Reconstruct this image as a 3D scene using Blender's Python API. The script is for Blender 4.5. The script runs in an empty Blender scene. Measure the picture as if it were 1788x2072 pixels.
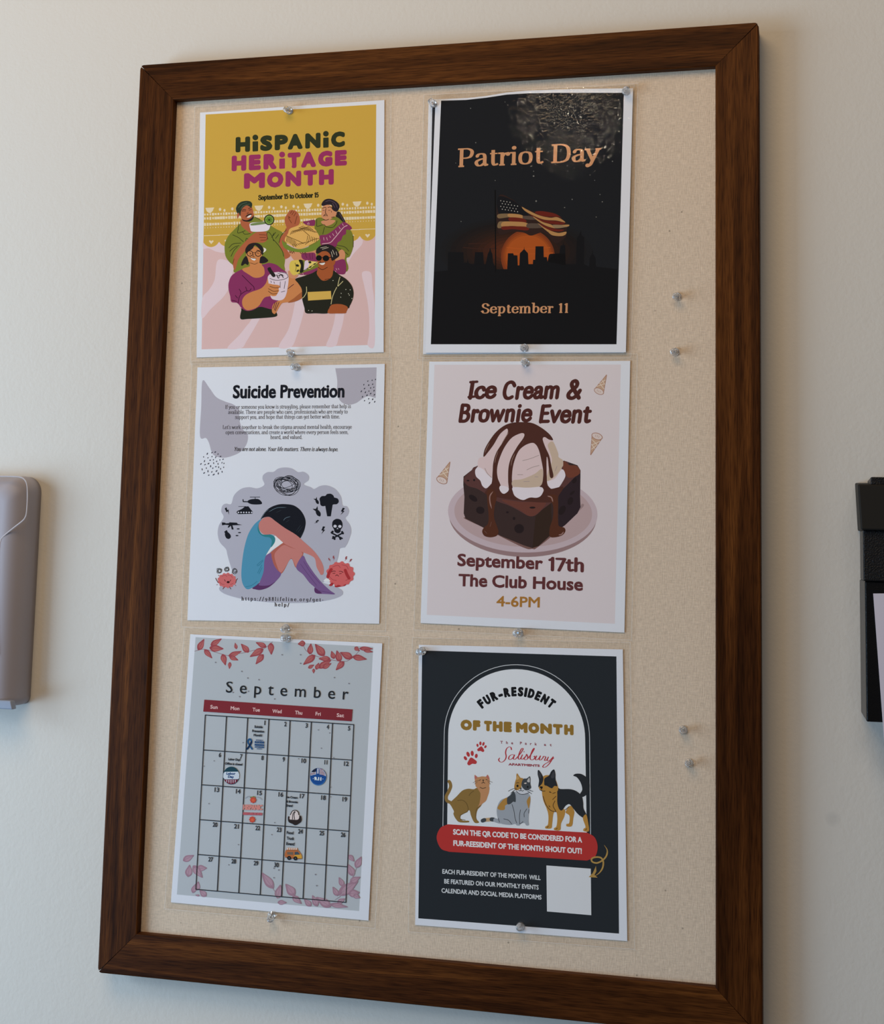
import bpy, math, random
from mathutils import Vector, Matrix
from mathutils.geometry import delaunay_2d_cdt

SC = bpy.context.scene
COL = SC.collection
R = math.radians
# ------------------------------------------------------------------ camera
# The pin board hangs at eye height; its fabric face is the plane y = 0 and its centre is (0, 0, HC).
HC = 1.55
IMW, IMH = 1788, 2072
FPX = 2783.56
CAM = Vector((0.39220, -1.40210, HC - 0.03846))
SHX, SHY = 61.31, -240.66                  # principal point off the picture centre (the photograph is cropped)
PPX, PPY = IMW / 2 + SHX, IMH / 2 + SHY
_Rm = ((0.97179463, 0.00727495, 0.23571651), (0.01906486, 0.99382906, -0.10927185), (-0.23505686, 0.1106837, 0.96565904))
# board axes (x right, y up, z out of the wall) -> world (x, -z, y)
RW = Matrix((_Rm[0], tuple(-v for v in _Rm[2]), _Rm[1]))
cd = bpy.data.cameras.new('camera')
cam = bpy.data.objects.new('camera', cd)
COL.objects.link(cam)
cam.matrix_world = Matrix.Translation(CAM) @ RW.to_4x4()
cd.sensor_fit = 'VERTICAL'
cd.sensor_height = 24.0
cd.lens = FPX / IMH * 24.0
cd.clip_start = 0.01
cd.shift_x = -(PPX - IMW / 2) / IMH
cd.shift_y = (PPY - IMH / 2) / IMH
SC.camera = cam
SC.view_settings.view_transform = 'Standard'
SC.view_settings.look = 'None'
SC.view_settings.gamma = 1
SC.view_settings.use_curve_mapping = False
SC.view_settings.exposure = -0.05

# ------------------------------------------------------------------ light
world = bpy.data.worlds.new('world'); SC.world = world; world.use_nodes = True
bg = world.node_tree.nodes['Background']
bg.inputs[0].default_value = (1.0, 0.95, 0.92, 1); bg.inputs[1].default_value = 0.10

def area(name, loc, target, sx, sy, color, power):
    l = bpy.data.lights.new(name, 'AREA'); l.shape = 'RECTANGLE'; l.size = sx; l.size_y = sy
    l.color = color; l.energy = power
    o = bpy.data.objects.new(name, l); COL.objects.link(o)
    o.location = loc
    o.rotation_euler = (Vector(target) - Vector(loc)).to_track_quat('-Z', 'Y').to_euler()
    return o
LAMPS = [
 ('ceiling_lamp', (-0.30, -1.40, HC + 1.45), (-0.1, 0, HC + 0.1), 1.3, 0.9, (1, 0.69, 0.38), 16),
 ('window_light', (-2.0, -1.0, HC - 0.10), (0.0, 0, HC - 0.1), 1.2, 1.5, (0.66, 0.83, 1), 41),
 ('rear_ceiling_lamp', (0.75, -3.1, HC + 1.5), (0.05, 0, HC), 0.8, 0.8, (1, 0.93, 0.85), 9),
 ('low_blue_fill', (-2.3, -2.0, HC - 0.9), (0.0, 0, HC - 0.1), 1.6, 1.0, (0.27, 0.60, 1), 24),  # added blue fill from low left, beside the window light
 ('film_glare_lamp', (-0.40, -3.3, HC + 1.50), (0.15, 0, HC + 0.4), 0.09, 0.07, (1.0, 0.84, 0.62), 0.9),  # small lamp added only to mirror as glare in the wrinkled film
]
for L_ in LAMPS: area(*L_)

# ------------------------------------------------------------------ helpers
def ray(px, py):
    d = Vector(((px - PPX) / FPX, -(py - PPY) / FPX, -1.0))
    return RW @ d
def on(px, py, y=0.0):
    """photo pixel -> point on the plane y = const (parallel to the wall)"""
    d = ray(px, py)
    return CAM + d * ((y - CAM.y) / d.y)

def lin(c):
    return c / 12.92 if c <= 0.04045 else ((c + 0.055) / 1.055) ** 2.4
def hexlin(h):
    return tuple(lin(int(h[i:i + 2], 16) / 255) for i in (0, 2, 4))

_mats = {}
def pmat(name, color, rough=0.6, metal=0.0, spec=0.3, **kw):
    m = bpy.data.materials.new(name); m.use_nodes = True
    b = m.node_tree.nodes['Principled BSDF']
    b.inputs['Base Color'].default_value = (*color, 1)
    b.inputs['Roughness'].default_value = rough
    b.inputs['Metallic'].default_value = metal
    b.inputs['Specular IOR Level'].default_value = spec
    for k, v in kw.items():
        b.inputs[k].default_value = v
    return m
PAPER = (0.865, 0.885, 0.945)               # the bright bluish white of the copy paper
def ink(h, ref):
    """printed colour: the photographed colour relative to the white of the same sheet"""
    key = ('ink', h, ref)
    if key not in _mats:
        a, w = hexlin(h), hexlin(ref)
        c = tuple(min(0.92, max(0.004, x / y * p)) for x, y, p in zip(a, w, PAPER))
        _mats[key] = pmat('print_' + h, c, 0.7, 0, 0.0)
    return _mats[key]

def link(name, mesh, parent=None):
    o = bpy.data.objects.new(name, mesh); COL.objects.link(o)
    if parent: o.parent = parent
    return o
def tag(o, label=None, cat=None, group=None, kind=None):
    if label: o['label'] = label
    if cat: o['category'] = cat
    if group: o['group'] = group
    if kind: o['kind'] = kind
    return o
def empty(name, loc, label, cat, group=None):
    o = bpy.data.objects.new(name, None); COL.objects.link(o); o.location = loc
    o.empty_display_size = 0.02
    return tag(o, label, cat, group)
def mesh_obj(name, verts, faces, mats, parent=None, midx=None, smooth=False, origin=None):
    if parent is not None and origin is None:
        origin = parent.location if parent.parent is None else parent.location + parent.parent.location
    org = Vector(origin) if origin is not None else Vector((0, 0, 0))
    me = bpy.data.meshes.new(name)
    me.from_pydata([tuple(Vector(v) - org) for v in verts], [], faces)
    for m in (mats if isinstance(mats, (list, tuple)) else [mats]): me.materials.append(m)
    if midx: me.polygons.foreach_set('material_index', midx)
    if smooth: me.polygons.foreach_set('use_smooth', [True] * len(me.polygons))
    me.update()
    o = link(name, me, parent)
    if parent is None: o.location = org
    return o
def box_faces(b=0):
    return [(b, b+1, b+2, b+3), (b+7, b+6, b+5, b+4), (b, b+4, b+5, b+1), (b+1, b+5, b+6, b+2), (b+2, b+6, b+7, b+3), (b+3, b+7, b+4, b)]
def bevel(o, w, seg=2):
    m = o.modifiers.new('bevel', 'BEVEL'); m.width = w; m.segments = seg; m.limit_method = 'ANGLE'; m.angle_limit = R(40)
    return m

# ---- 2D shapes -------------------------------------------------------------
def spline(pts, closed=False, n=6):
    """Catmull-Rom through the points"""
    N = len(pts)
    if N < 3: return list(pts)
    out = []
    segs = N if closed else N - 1
    for i in range(segs):
        if closed:
            p0, p1, p2, p3 = pts[(i-1) % N], pts[i], pts[(i+1) % N], pts[(i+2) % N]
        else:
            p1, p2 = pts[i], pts[i+1]
            p0 = pts[i-1] if i else (2*p1[0]-p2[0], 2*p1[1]-p2[1])
            p3 = pts[i+2] if i+2 < N else (2*p2[0]-p1[0], 2*p2[1]-p1[1])
        for k in range(n):
            t = k / n; t2 = t*t; t3 = t2*t
            out.append(tuple(0.5*(2*p1[j] + (p2[j]-p0[j])*t + (2*p0[j]-5*p1[j]+4*p2[j]-p3[j])*t2 + (3*p1[j]-p0[j]-3*p2[j]+p3[j])*t3) for j in (0, 1)))
    if not closed: out.append(pts[-1])
    return out
def disc(cx, cy, rx, ry=None, rot=0, n=10, a0=0, a1=360):
    ry = rx if ry is None else ry
    c, s = math.cos(R(rot)), math.sin(R(rot))
    full = abs(a1 - a0) >= 360
    out = []
    for k in range(n if full else n + 1):
        a = R(a0 + (a1 - a0) * k / n)
        x, y = rx * math.cos(a), ry * math.sin(a)
        out.append((cx + c*x - s*y, cy + s*x + c*y))
    return out
def _clean(p):
    q = [p[0]]
    for a in p[1:]:
        if abs(a[0]-q[-1][0]) + abs(a[1]-q[-1][1]) > 2e-4: q.append(a)
    while len(q) > 2 and abs(q[0][0]-q[-1][0]) + abs(q[0][1]-q[-1][1]) < 2e-4: q.pop()
    if len(q) < 3: return None
    ar = sum(q[i-1][0]*q[i][1] - q[i][0]*q[i-1][1] for i in range(len(q)))
    if abs(ar) < 1e-5: return None
    return q if ar > 0 else q[::-1]
def _inside(x, y, q):
    w = 0
    x0, y0 = q[-1]
    for x1, y1 in q:
        if y0 <= y:
            if y1 > y and (x1-x0)*(y-y0) - (x-x0)*(y1-y0) > 0: w += 1
        elif y1 <= y and (x1-x0)*(y-y0) - (x-x0)*(y1-y0) < 0: w -= 1
        x0, y0 = x1, y1
    return w != 0
def _union1(polys):
    ox, oy = polys[0][0]
    V, E = [], []
    for q in polys:
        b = len(V); n = len(q)
        V += [Vector((a[0]-ox, a[1]-oy)) for a in q]
        E += [(b+i, b+(i+1) % n) for i in range(n)]
    r = delaunay_2d_cdt(V, E, [], 0, 1e-5)
    bb = [(min(a[0] for a in q)-ox, max(a[0] for a in q)-ox, min(a[1] for a in q)-oy, max(a[1] for a in q)-oy, [(a[0]-ox, a[1]-oy) for a in q]) for q in polys]
    used, vs, out = {}, [], []
    for f in r[2]:
        p = [r[0][i] for i in f]
        x = (p[0][0]+p[1][0]+p[2][0]) / 3; y = (p[0][1]+p[1][1]+p[2][1]) / 3
        for x0, x1, y0, y1, q in bb:
            if x0 < x < x1 and y0 < y < y1 and _inside(x, y, q): break
        else: continue
        g = []
        for i in f:
            if i not in used: used[i] = len(vs); vs.append((r[0][i][0]+ox, r[0][i][1]+oy))
            g.append(used[i])
        out.append(g)
    return vs, out
def union(polys):
    """flat union of overlapping polygons -> (verts, triangles)"""
    P = [q for q in map(_clean, polys) if q]
    # polygons are first sorted into groups whose boxes touch
    B = [[min(a[0] for a in q), max(a[0] for a in q), min(a[1] for a in q), max(a[1] for a in q)] for q in P]
    groups = []
    for q, b in zip(P, B):
        hit = [g for g in groups if not (b[0] > g[0][1] or b[1] < g[0][0] or b[2] > g[0][3] or b[3] < g[0][2])
               and any(not (b[0] > c[1] or b[1] < c[0] or b[2] > c[3] or b[3] < c[2]) for c in g[2])]
        m = [list(b), [q], [b]]
        for g in hit:
            m[0] = [min(m[0][0], g[0][0]), max(m[0][1], g[0][1]), min(m[0][2], g[0][2]), max(m[0][3], g[0][3])]
            m[1] = g[1] + m[1]; m[2] = g[2] + m[2]
            groups.remove(g)
        groups.append(m)
    V, F = [], []
    for g in groups:
        v, f = _union1(g[1])
        b = len(V); V += v; F += [[i+b for i in t] for t in f]
    return V, F
def ribbon(pts, w, caps=True, taper=None):
    """polygons that together cover a stroke of width w (number or function of the direction)"""
    polys = []
    N = len(pts)
    hw = []
    for i in range(N):
        a, b = pts[max(i-1, 0)], pts[min(i+1, N-1)]
        dx, dy = b[0]-a[0], b[1]-a[1]
        L = math.hypot(dx, dy) or 1
        ww = w(dx / L, dy / L) if callable(w) else w
        if taper:
            t = i / (N - 1)
            ww *= min(1, 0.15 + taper * min(t, 1 - t)) if taper > 0 else (1 - 0.9 * t)
        hw.append(ww / 2)
    for i in range(N - 1):
        (x0, y0), (x1, y1) = pts[i], pts[i+1]
        dx, dy = x1-x0, y1-y0
        L = math.hypot(dx, dy)
        if L < 1e-9: continue
        nx, ny = -dy / L, dx / L
        a, b = hw[i], hw[i+1]
        polys.append([(x0+nx*a, y0+ny*a), (x1+nx*b, y1+ny*b), (x1-nx*b, y1-ny*b), (x0-nx*a, y0-ny*a)])
    for i in range(N):
        if caps or 0 < i < N-1: polys.append(disc(pts[i][0], pts[i][1], hw[i], n=8))
    return polys
def crop(x0, y0, w, outw=1788):
    s = w / outw
    def f(p): return (x0 + p[0] * s, y0 + p[1] * s)
    f.s = s
    return f
def ident(p): return p
ident.s = 1.0
def xform(f, dx=0, dy=0, sc=1, rot=0):
    """move, turn and size a drawing on its sheet"""
    c, s = math.cos(R(rot)) * sc, math.sin(R(rot)) * sc
    def g(p): return f((dx + c*p[0] - s*p[1], dy + s*p[0] + c*p[1]))
    g.s = f.s * sc
    return g

# ---- lettering ---------------------------------------------------------------
_bf = {}
def outline_font(s, spacing=1.0):
    """flat mesh of a line of plain lettering, one em high"""
    key = (s, spacing)
    if key not in _bf:
        c = bpy.data.curves.new('lettering', 'FONT'); c.body = s; c.size = 1; c.resolution_u = 3
        c.space_character = spacing
        o = bpy.data.objects.new('lettering', c); COL.objects.link(o)
        dg = bpy.context.evaluated_depsgraph_get(); dg.update()
        me = o.evaluated_get(dg).to_mesh()
        vs = [(v.co.x, v.co.y) for v in me.vertices]
        fs = [list(p.vertices) for p in me.polygons]
        o.evaluated_get(dg).to_mesh_clear()
        bpy.data.objects.remove(o); bpy.data.curves.remove(c)
        _bf[key] = (vs, fs)
    return _bf[key]
def embolden(vs, fs, r):
    cnt = {}
    for f in fs:
        for i in range(len(f)):
            e = (f[i-1], f[i]); k = tuple(sorted(e)); cnt[k] = cnt.get(k, 0) + 1
    polys = [[vs[i] for i in f] for f in fs]
    seen = set()
    for (a, b), n in cnt.items():
        if n != 1: continue
        polys += ribbon([vs[a], vs[b]], 2 * r, caps=False)
        for i in (a, b):
            if i not in seen: seen.add(i); polys.append(disc(vs[i][0], vs[i][1], r, n=8))
    return union(polys)

def _c(*p): return ('c',) + p      # smooth stroke
def _l(*p): return ('l',) + p      # straight stroke
# drawn letters: advance, strokes, serif points; x-height 47, capitals 70
GL = {
'a': (45, [_c((9,36),(13,44),(22,47),(31,44),(34,33),(34,12),(37,2),(44,4)), _c((34,28),(20,25),(9,18),(8,9),(14,1),(24,2),(34,11))], []),
'b': (50, [_l((13,72),(13,2)), _c((13,36),(21,45),(30,47),(40,40),(43,24),(38,7),(27,0),(13,7))], [(9,72)]),
'c': (44, [_c((38,35),(34,44),(25,47),(13,41),(7,24),(13,6),(25,0),(35,4),(40,11))], []),
'd': (51, [_l((38,72),(38,0)), _c((38,36),(30,45),(22,47),(11,40),(7,24),(12,6),(22,0),(38,9))], [(34,72),(42,0)]),
'e': (46, [_l((8,26),(40,26)), _c((40,26),(37,40),(25,47),(12,41),(7,24),(12,6),(25,0),(35,4),(41,11))], []),
'f': (31, [_c((32,67),(27,72),(19,70),(15,60),(15,45)), _l((15,48),(15,0)), _l((5,46),(28,46))], [(15,0)]),
'g': (48, [_c((38,36),(30,45),(22,47),(11,40),(8,26),(12,12),(22,7),(38,14)), _l((38,46),(38,-4)), _c((38,-4),(34,-16),(22,-20),(9,-15))], []),
'h': (51, [_l((12,72),(12,0)), _c((12,36),(22,46),(32,47),(38,40),(39,28)), _l((39,30),(39,0))], [(8,72),(12,0),(39,0)]),
'i': (25, [_l((12,46),(12,0)), ('d',(12,65))], [(8,46),(12,0)]),
'k': (48, [_l((12,72),(12,0)), _l((38,46),(14,22)), _l((22,29),(40,0))], [(8,72),(12,0),(40,0),(38,46)]),
'l': (25, [_l((12,72),(12,0))], [(8,72),(12,0)]),
'm': (76, [_l((12,46),(12,0)), _c((12,36),(22,46),(31,47),(37,40),(38,28)), _l((38,30),(38,0)), _c((38,36),(48,46),(57,47),(63,40),(64,28)), _l((64,30),(64,0))], [(8,46),(12,0),(38,0),(64,0)]),
'n': (51, [_l((12,46),(12,0)), _c((12,36),(22,46),(32,47),(38,40),(39,28)), _l((39,30),(39,0))], [(8,46),(12,0),(39,0)]),
'o': (49, [_c((24,47),(11,41),(7,24),(11,6),(24,0),(37,6),(41,24),(37,41),(24,47))], []),
'p': (51, [_l((13,46),(13,-20)), _c((13,36),(21,45),(30,47),(40,40),(43,24),(38,7),(27,0),(13,7))], [(9,46),(13,-20)]),
'r': (37, [_l((12,46),(12,0)), _c((12,32),(19,43),(29,46)), ('d',(30,42))], [(8,46),(12,0)]),
's': (40, [_c((33,36),(28,45),(20,47),(10,43),(9,34),(18,27),(28,22),(34,13),(31,3),(21,0),(11,2),(7,10))], []),
't': (32, [_c((15,60),(15,30),(16,8),(21,1),(31,5)), _l((5,46),(29,46))], []),
'u': (51, [_c((11,46),(11,14),(15,2),(25,0),(38,9)), _l((38,46),(38,0))], [(7,46),(34,46),(42,0)]),
'v': (45, [_l((6,46),(22,0),(39,46))], [(6,46),(39,46)]),
'w': (64, [_l((5,46),(18,0),(31,44),(45,0),(58,46))], [(5,46),(58,46)]),
'x': (45, [_l((6,46),(38,0)), _l((38,46),(6,0))], [(6,46),(38,46),(6,0),(38,0)]),
'y': (45, [_l((6,46),(23,2)), _c((40,46),(23,2),(16,-15),(8,-20)), ('d',(8,-17))], [(6,46),(40,46)]),
'A': (62, [_l((6,0),(30,70),(55,0)), _l((15,24),(46,24))], [(6,0),(55,0)]),
'B': (54, [_l((13,70),(13,0)), _c((13,70),(33,69),(41,61),(40,48),(31,39),(13,38)), _c((13,38),(36,36),(46,24),(43,8),(32,0),(13,0))], []),
'C': (56, [_c((50,55),(42,67),(30,71),(15,62),(9,40),(10,18),(20,2),(34,0),(46,6))], []),
'D': (66, [_l((15,70),(15,0)), _c((15,69),(36,69),(53,59),(58,35),(53,11),(36,1),(15,1))], [(12,69),(12,1)]),
'E': (48, [_l((42,69),(13,67)), _l((13,68),(12,0)), _l((13,36),(37,37)), _l((12,1),(44,2))], []),
'I': (28, [_l((14,70),(14,0))], [(14,69),(14,1)]),
'L': (50, [_l((14,70),(14,0)), _l((14,1),(46,1),(46,12))], [(14,69)]),
'P': (55, [_l((15,70),(15,0)), _c((15,69),(34,69),(46,62),(48,51),(43,38),(31,33),(15,33))], [(12,69),(15,1)]),
'S': (52, [_c((43,54),(39,65),(27,70),(15,66),(10,55),(15,43),(29,36),(42,28),(46,16),(39,3),(26,0),(12,4),(8,17))], [(43,58),(8,13)]),
'T': (58, [_l((6,58),(6,69),(52,69),(52,58)), _l((29,69),(29,0))], [(29,1)]),
'Y': (56, [_l((6,70),(28,34),(51,70)), _l((28,34),(28,0))], [(6,69),(51,69),(28,1)]),
'1': (33, [_l((8,58),(20,66)), _l((20,70),(20,0))], [(20,1)]),
'7': (42, [_l((4,66),(38,66),(15,0))], []),
'5': (44, [_l((36,68),(12,68),(10,38)), _c((10,38),(22,43),(34,36),(37,22),(30,5),(18,0),(6,6))], []),
'O': (60, [_c((29,70),(14,62),(8,35),(14,8),(29,0),(44,8),(50,35),(44,62),(29,70))], []),
'9': (44, [_c((36,30),(30,17),(20,15),(9,22),(8,36),(14,46),(24,47),(34,40),(37,24),(30,4),(14,-14))], []),
'8': (44, [_c((22,70),(11,63),(11,50),(22,40),(34,27),(35,10),(22,0),(9,10),(10,27),(22,40),(33,50),(33,63),(22,70))], []),
'&': (60, [_c((54,30),(44,12),(28,0),(12,4),(9,18),(20,32),(36,46),(39,60),(30,70),(19,66),(17,54),(28,36),(54,0))], []),
'.': (20, [('d',(10,2))], []), ',': (20, [('d',(10,2)), _l((11,1),(7,-10))], []),
"'": (16, [_l((9,72),(7,58))], []), ':': (22, [('d',(11,4)), ('d',(11,40))], []),
'/': (36, [_l((4,-8),(30,74))], []), '-': (30, [_l((5,22),(25,22)), _l((5,27),(25,27))], []), ' ': (22, [], []),
}
_gc = {}
def drawn_glyph(ch, thick, thin, serif, dot):
    key = (ch, thick, thin, serif, dot)
    if key not in _gc:
        polys = []
        adv, strokes, sf = GL[ch]
        wf = (lambda dx, dy: thin + (thick - thin) * abs(dy) ** 1.3)
        for st in strokes:
            if st[0] == 'd': polys.append(disc(*st[1], dot, n=12)); continue
            pts = list(st[1:])
            if st[0] == 'c': pts = spline(pts, n=5)
            if st[0] == 'l' and serif and len(pts) > 2:
                for i in range(len(pts) - 1): polys += ribbon([pts[i], pts[i+1]], wf, caps=False)
            else: polys += ribbon(pts, wf, caps=not serif)
        if serif:
            for x, y in sf:
                polys.append([(x-serif, y-thin*.6), (x+serif, y-thin*.6), (x+serif, y+thin*.6), (x-serif, y+thin*.6)])
        _gc[key] = union(polys)
    return _gc[key]
def drawn_text(s, thick=11, thin=4.5, serif=9, dot=7, space=0, italic=0):
    V, F, x = [], [], 0
    for ch in s:
        vs, fs = drawn_glyph(ch, thick, thin, serif, dot)
        b = len(V)
        V += [((v[0] + x + italic * v[1]) / 70, v[1] / 70) for v in vs]
        F += [[i + b for i in f] for f in fs]
        x += GL[ch][0] + space
    return V, F

# ---- sheets with printing -------------------------------------------------------
STEP = 2e-6
class Part:
    """one printed part of a sheet: flat inks laid over each other"""
    def __init__(s, sheet, name, label=None, parent=None):
        s.sh, s.name, s.label, s.parent = sheet, name, label, parent
        s.V, s.F, s.mi, s.mats = [], [], [], []
        sheet.parts.append(s)
    def add(s, vs, fs, color):
        if not fs: return
        m = ink(color, s.sh.ref)
        if m not in s.mats: s.mats.append(m)
        k = s.mats.index(m)
        s.sh.top -= STEP
        b = len(s.V)
        s.V += [on(p[0], p[1], s.sh.top) for p in vs]
        for f in fs:
            s.F.append([i + b for i in f]); s.mi.append(k)
    def polys(s, cr, color, polys):
        s.add(*union([[cr(p) for p in q] for q in polys]), color)
    def f(s, cr, color, *pts):                       # smooth outline, filled
        s.polys(cr, color, [spline(list(pts), True)])
    def k(s, cr, color, *pts):                       # straight outline, filled
        s.polys(cr, color, [list(pts)])
    def e(s, cr, color, cx, cy, rx, ry=None, rot=0, n=24, a0=0, a1=360):
        s.polys(cr, color, [disc(cx, cy, rx, ry, rot, n, a0, a1)])
    def many(s, cr, color, polys): s.polys(cr, color, polys)
    def strokes(s, cr, color, w, *lines, taper=None, smooth=True):
        P = []
        for ln in lines:
            P += ribbon(spline(list(ln)) if smooth else list(ln), w, True, taper)
        s.polys(cr, color, P)
    def text(s, string, cr, p0, p1, cap, color, bold=0.0, font='sans', spacing=1.0, italic=0.0, xh=None, **kw):
        """a line of lettering from p0 to p1 along its baseline; cap = capital height, bold = growth (crop px)"""
        a, b = cr(p0), cr(p1)
        if font == 'sans':
            vs, fs = outline_font(string, spacing); ch = 0.7
            hv = outline_font('H')[0]; ch = max(v[1] for v in hv)
            vs = [(v[0] / ch, v[1] / ch) for v in vs]
            if xh:                               # letters with a taller or lower x-height
                h0 = max(v[1] for v in outline_font('x')[0]) / ch
                vs = [(x, y if y < 0 else y / h0 * xh if y < h0 else xh + (y - h0) / (1 - h0) * (1 - xh)) for x, y in vs]
        else:
            vs, fs = drawn_text(string, italic=italic, space=spacing if spacing != 1.0 else 0, **kw)
        x0 = min(v[0] for v in vs); x1 = max(v[0] for v in vs)
        L = math.hypot(b[0]-a[0], b[1]-a[1]); dx, dy = (b[0]-a[0]) / L, (b[1]-a[1]) / L
        H = cap * cr.s
        r = bold * cr.s
        loc = [((v[0]-x0) / (x1-x0) * (L - 2*r) + r + (italic * v[1] * H if font == 'sans' else 0), v[1] * (H - 2*r) + r) for v in vs]
        if r > 0: loc, fs = embolden(loc, fs, r)
        ux, uy = s.sh.up((a[0]+b[0]) / 2)
        s.add([(a[0] + dx*q[0] + ux*q[1], a[1] + dy*q[0] + uy*q[1]) for q in loc], fs, color)
    def letters(s, string, cr, p0, p1, boxes, cap, color, bold):
        """capitals set one by one into their widths along the baseline p0-p1"""
        for ch, (x0, x1) in zip(string, boxes):
            y0, y1 = (p0[1] + (p1[1]-p0[1]) * (x - p0[0]) / (p1[0]-p0[0]) for x in (x0, x1))
            if ch == 'i':
                a, b = (x0, y0), (x1, y1)
                w = x1 - x0; t = 0.10 * w
                H = cap * 0.66
                s.polys(cr, color, [[(x0+t, y0), (x1-t, y1), (x1, y1-t), (x1, y1-H+t), (x1-t, y1-H), (x0+t, y0-H), (x0, y0-H+t), (x0, y0-t)], disc((x0+x1)/2, (y0+y1)/2 - cap*0.88 - w*.08, w*.52, n=16)])
            else: s.text(ch, cr, (x0, y0), (x1, y1), cap, color, bold)
    def build(s, parent):
        if s.F:
            o = mesh_obj(s.name, s.V, s.F, s.mats, parent, s.mi)
            if s.label: o['label'] = s.label
class Sheet:
    def __init__(s, name, corners, y, ref, label, cat='poster', margin=0.0075, group=None, bend=None):
        s.c, s.y, s.ref = corners, y, ref
        s.top = y
        s.parts = []
        cen = [sum(c[i] for c in corners) / 4 for i in (0, 1)]
        s.root = empty(name, on(*cen, y), label, cat, group or 'laminated sheets pinned to the board')
        s.margin = margin
        s.bend = bend
    def up(s, x):
        tl, tr, br, bl = s.c
        t = (x - bl[0]) / (br[0] - bl[0])
        ux = (tl[0]-bl[0]) * (1-t) + (tr[0]-br[0]) * t
        uy = (tl[1]-bl[1]) * (1-t) + (tr[1]-br[1]) * t
        L = math.hypot(ux, uy)
        return ux / L, uy / L
    def part(s, name, label=None): return Part(s, name, label)
    def each(s, name, cr, color, polys):
        for q in polys: s.part(name).polys(cr, color, [q])
    def edge(s, pts_top=None):
        return (pts_top or [s.c[0], s.c[1]]) + [s.c[2], s.c[3]]
    def build(s, outline=None, film=True, film_mat=None, white=None, film_outline=None):
        outline = outline or s.edge()
        vs, fs = union([outline])
        # paper: a thin sheet with its own thickness
        n = len(outline)
        front = [on(*p, s.y) for p in vs]
        rim = [on(*p, s.y) for p in outline]
        V = front + rim + [v + Vector((0, 0.00025, 0)) for v in rim]
        b = len(front)
        F = fs + [(b+i, b+(i+1) % n, b+n+(i+1) % n, b+n+i) for i in range(n)] + [tuple(range(b+2*n-1, b+n-1, -1))]
        mesh_obj('paper', V, F, white or M['paper'], s.root)
        for p in s.parts: p.build(s.root)
        if film:
            y = s.top - 0.00012
            if film_outline:
                q = [on(*p, y) for p in film_outline]
            else:
                c = [on(*p, y) for p in s.c]
                ce = sum(c, Vector()) / 4
                q = [p + Vector((math.copysign(s.margin, p.x-ce.x), 0, math.copysign(s.margin, p.z-ce.z))) for p in c]
            N = 24
            V, F = [], []
            for j in range(N+1):
                for i in range(N+1):
                    u, v = i / N, j / N
                    p = q[0]*(1-u)*(1-v) + q[1]*u*(1-v) + q[2]*u*v + q[3]*(1-u)*v
                    if s.bend: p = p + Vector((0, s.bend(u, v), 0))
                    V.append(p)
            for j in range(N):
                for i in range(N):
                    a = j*(N+1)+i
                    F.append((a, a+N+1, a+N+2, a+1))
            mi = [0] * len(F)                     # added pale rim, painting the light that the film's edge catches
            ce = sum(q, Vector()) / 4
            b = len(V); w = 0.0007
            V += [p + Vector((0, -2e-5, 0)) for p in q] + [p - Vector((math.copysign(w, p.x-ce.x), 2e-5, math.copysign(w, p.z-ce.z))) for p in q]
            for i in range(4): F.append((b+i, b+4+i, b+4+(i+1) % 4, b+(i+1) % 4)); mi.append(1)
            mesh_obj('lamination_film', V, F, [film_mat or M['film'], M['film_edge_glint']], s.root, mi)
# ------------------------------------------------------------------ materials
M = {}
def nodes(m): return m.node_tree.nodes, m.node_tree.links
def add(nt, t, **kw):
    n = nt.nodes.new(t)
    for k, v in kw.items(): setattr(n, k, v)
    return n
def wall_material():
    m = pmat('cream_wall_paint', (0.685, 0.655, 0.598), 0.85, 0, 0.25); nt = m.node_tree; N, L = nodes(m); b = N['Principled BSDF']
    tc = add(nt, 'ShaderNodeTexCoord')
    n1 = add(nt, 'ShaderNodeTexNoise'); n1.inputs['Scale'].default_value = 260; n1.inputs['Detail'].default_value = 3
    n2 = add(nt, 'ShaderNodeTexNoise'); n2.inputs['Scale'].default_value = 55; n2.inputs['Detail'].default_value = 2
    ad = add(nt, 'ShaderNodeMath', operation='ADD')
    bp = add(nt, 'ShaderNodeBump'); bp.inputs['Strength'].default_value = 0.22; bp.inputs['Distance'].default_value = 0.0012
    for n in (n1, n2): L.new(tc.outputs['Object'], n.inputs['Vector'])
    L.new(n1.outputs['Fac'], ad.inputs[0]); L.new(n2.outputs['Fac'], ad.inputs[1])
    L.new(ad.outputs[0], bp.inputs['Height']); L.new(bp.outputs[0], b.inputs['Normal'])
    # small grey scuff on the paint, right of the board
    sp = on(1684, 1657, 0.018)
    vm = add(nt, 'ShaderNodeVectorMath', operation='DISTANCE'); vm.inputs[1].default_value = sp
    L.new(tc.outputs['Object'], vm.inputs[0])
    mr = add(nt, 'ShaderNodeMapRange'); mr.inputs['From Min'].default_value = 0.003; mr.inputs['From Max'].default_value = 0.0085
    mr.inputs['To Min'].default_value = 0.16; mr.inputs['To Max'].default_value = 0.0
    L.new(vm.outputs['Value'], mr.inputs['Value'])
    n3 = add(nt, 'ShaderNodeTexNoise'); n3.inputs['Scale'].default_value = 3.0
    L.new(tc.outputs['Object'], n3.inputs['Vector'])
    mx = add(nt, 'ShaderNodeMix', data_type='RGBA'); mx.inputs[6].default_value = (0.685, 0.655, 0.598, 1); mx.inputs[7].default_value = (0.25, 0.25, 0.26, 1)
    L.new(mr.outputs[0], mx.inputs[0]); L.new(mx.outputs[2], b.inputs['Base Color'])
    return m
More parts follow.
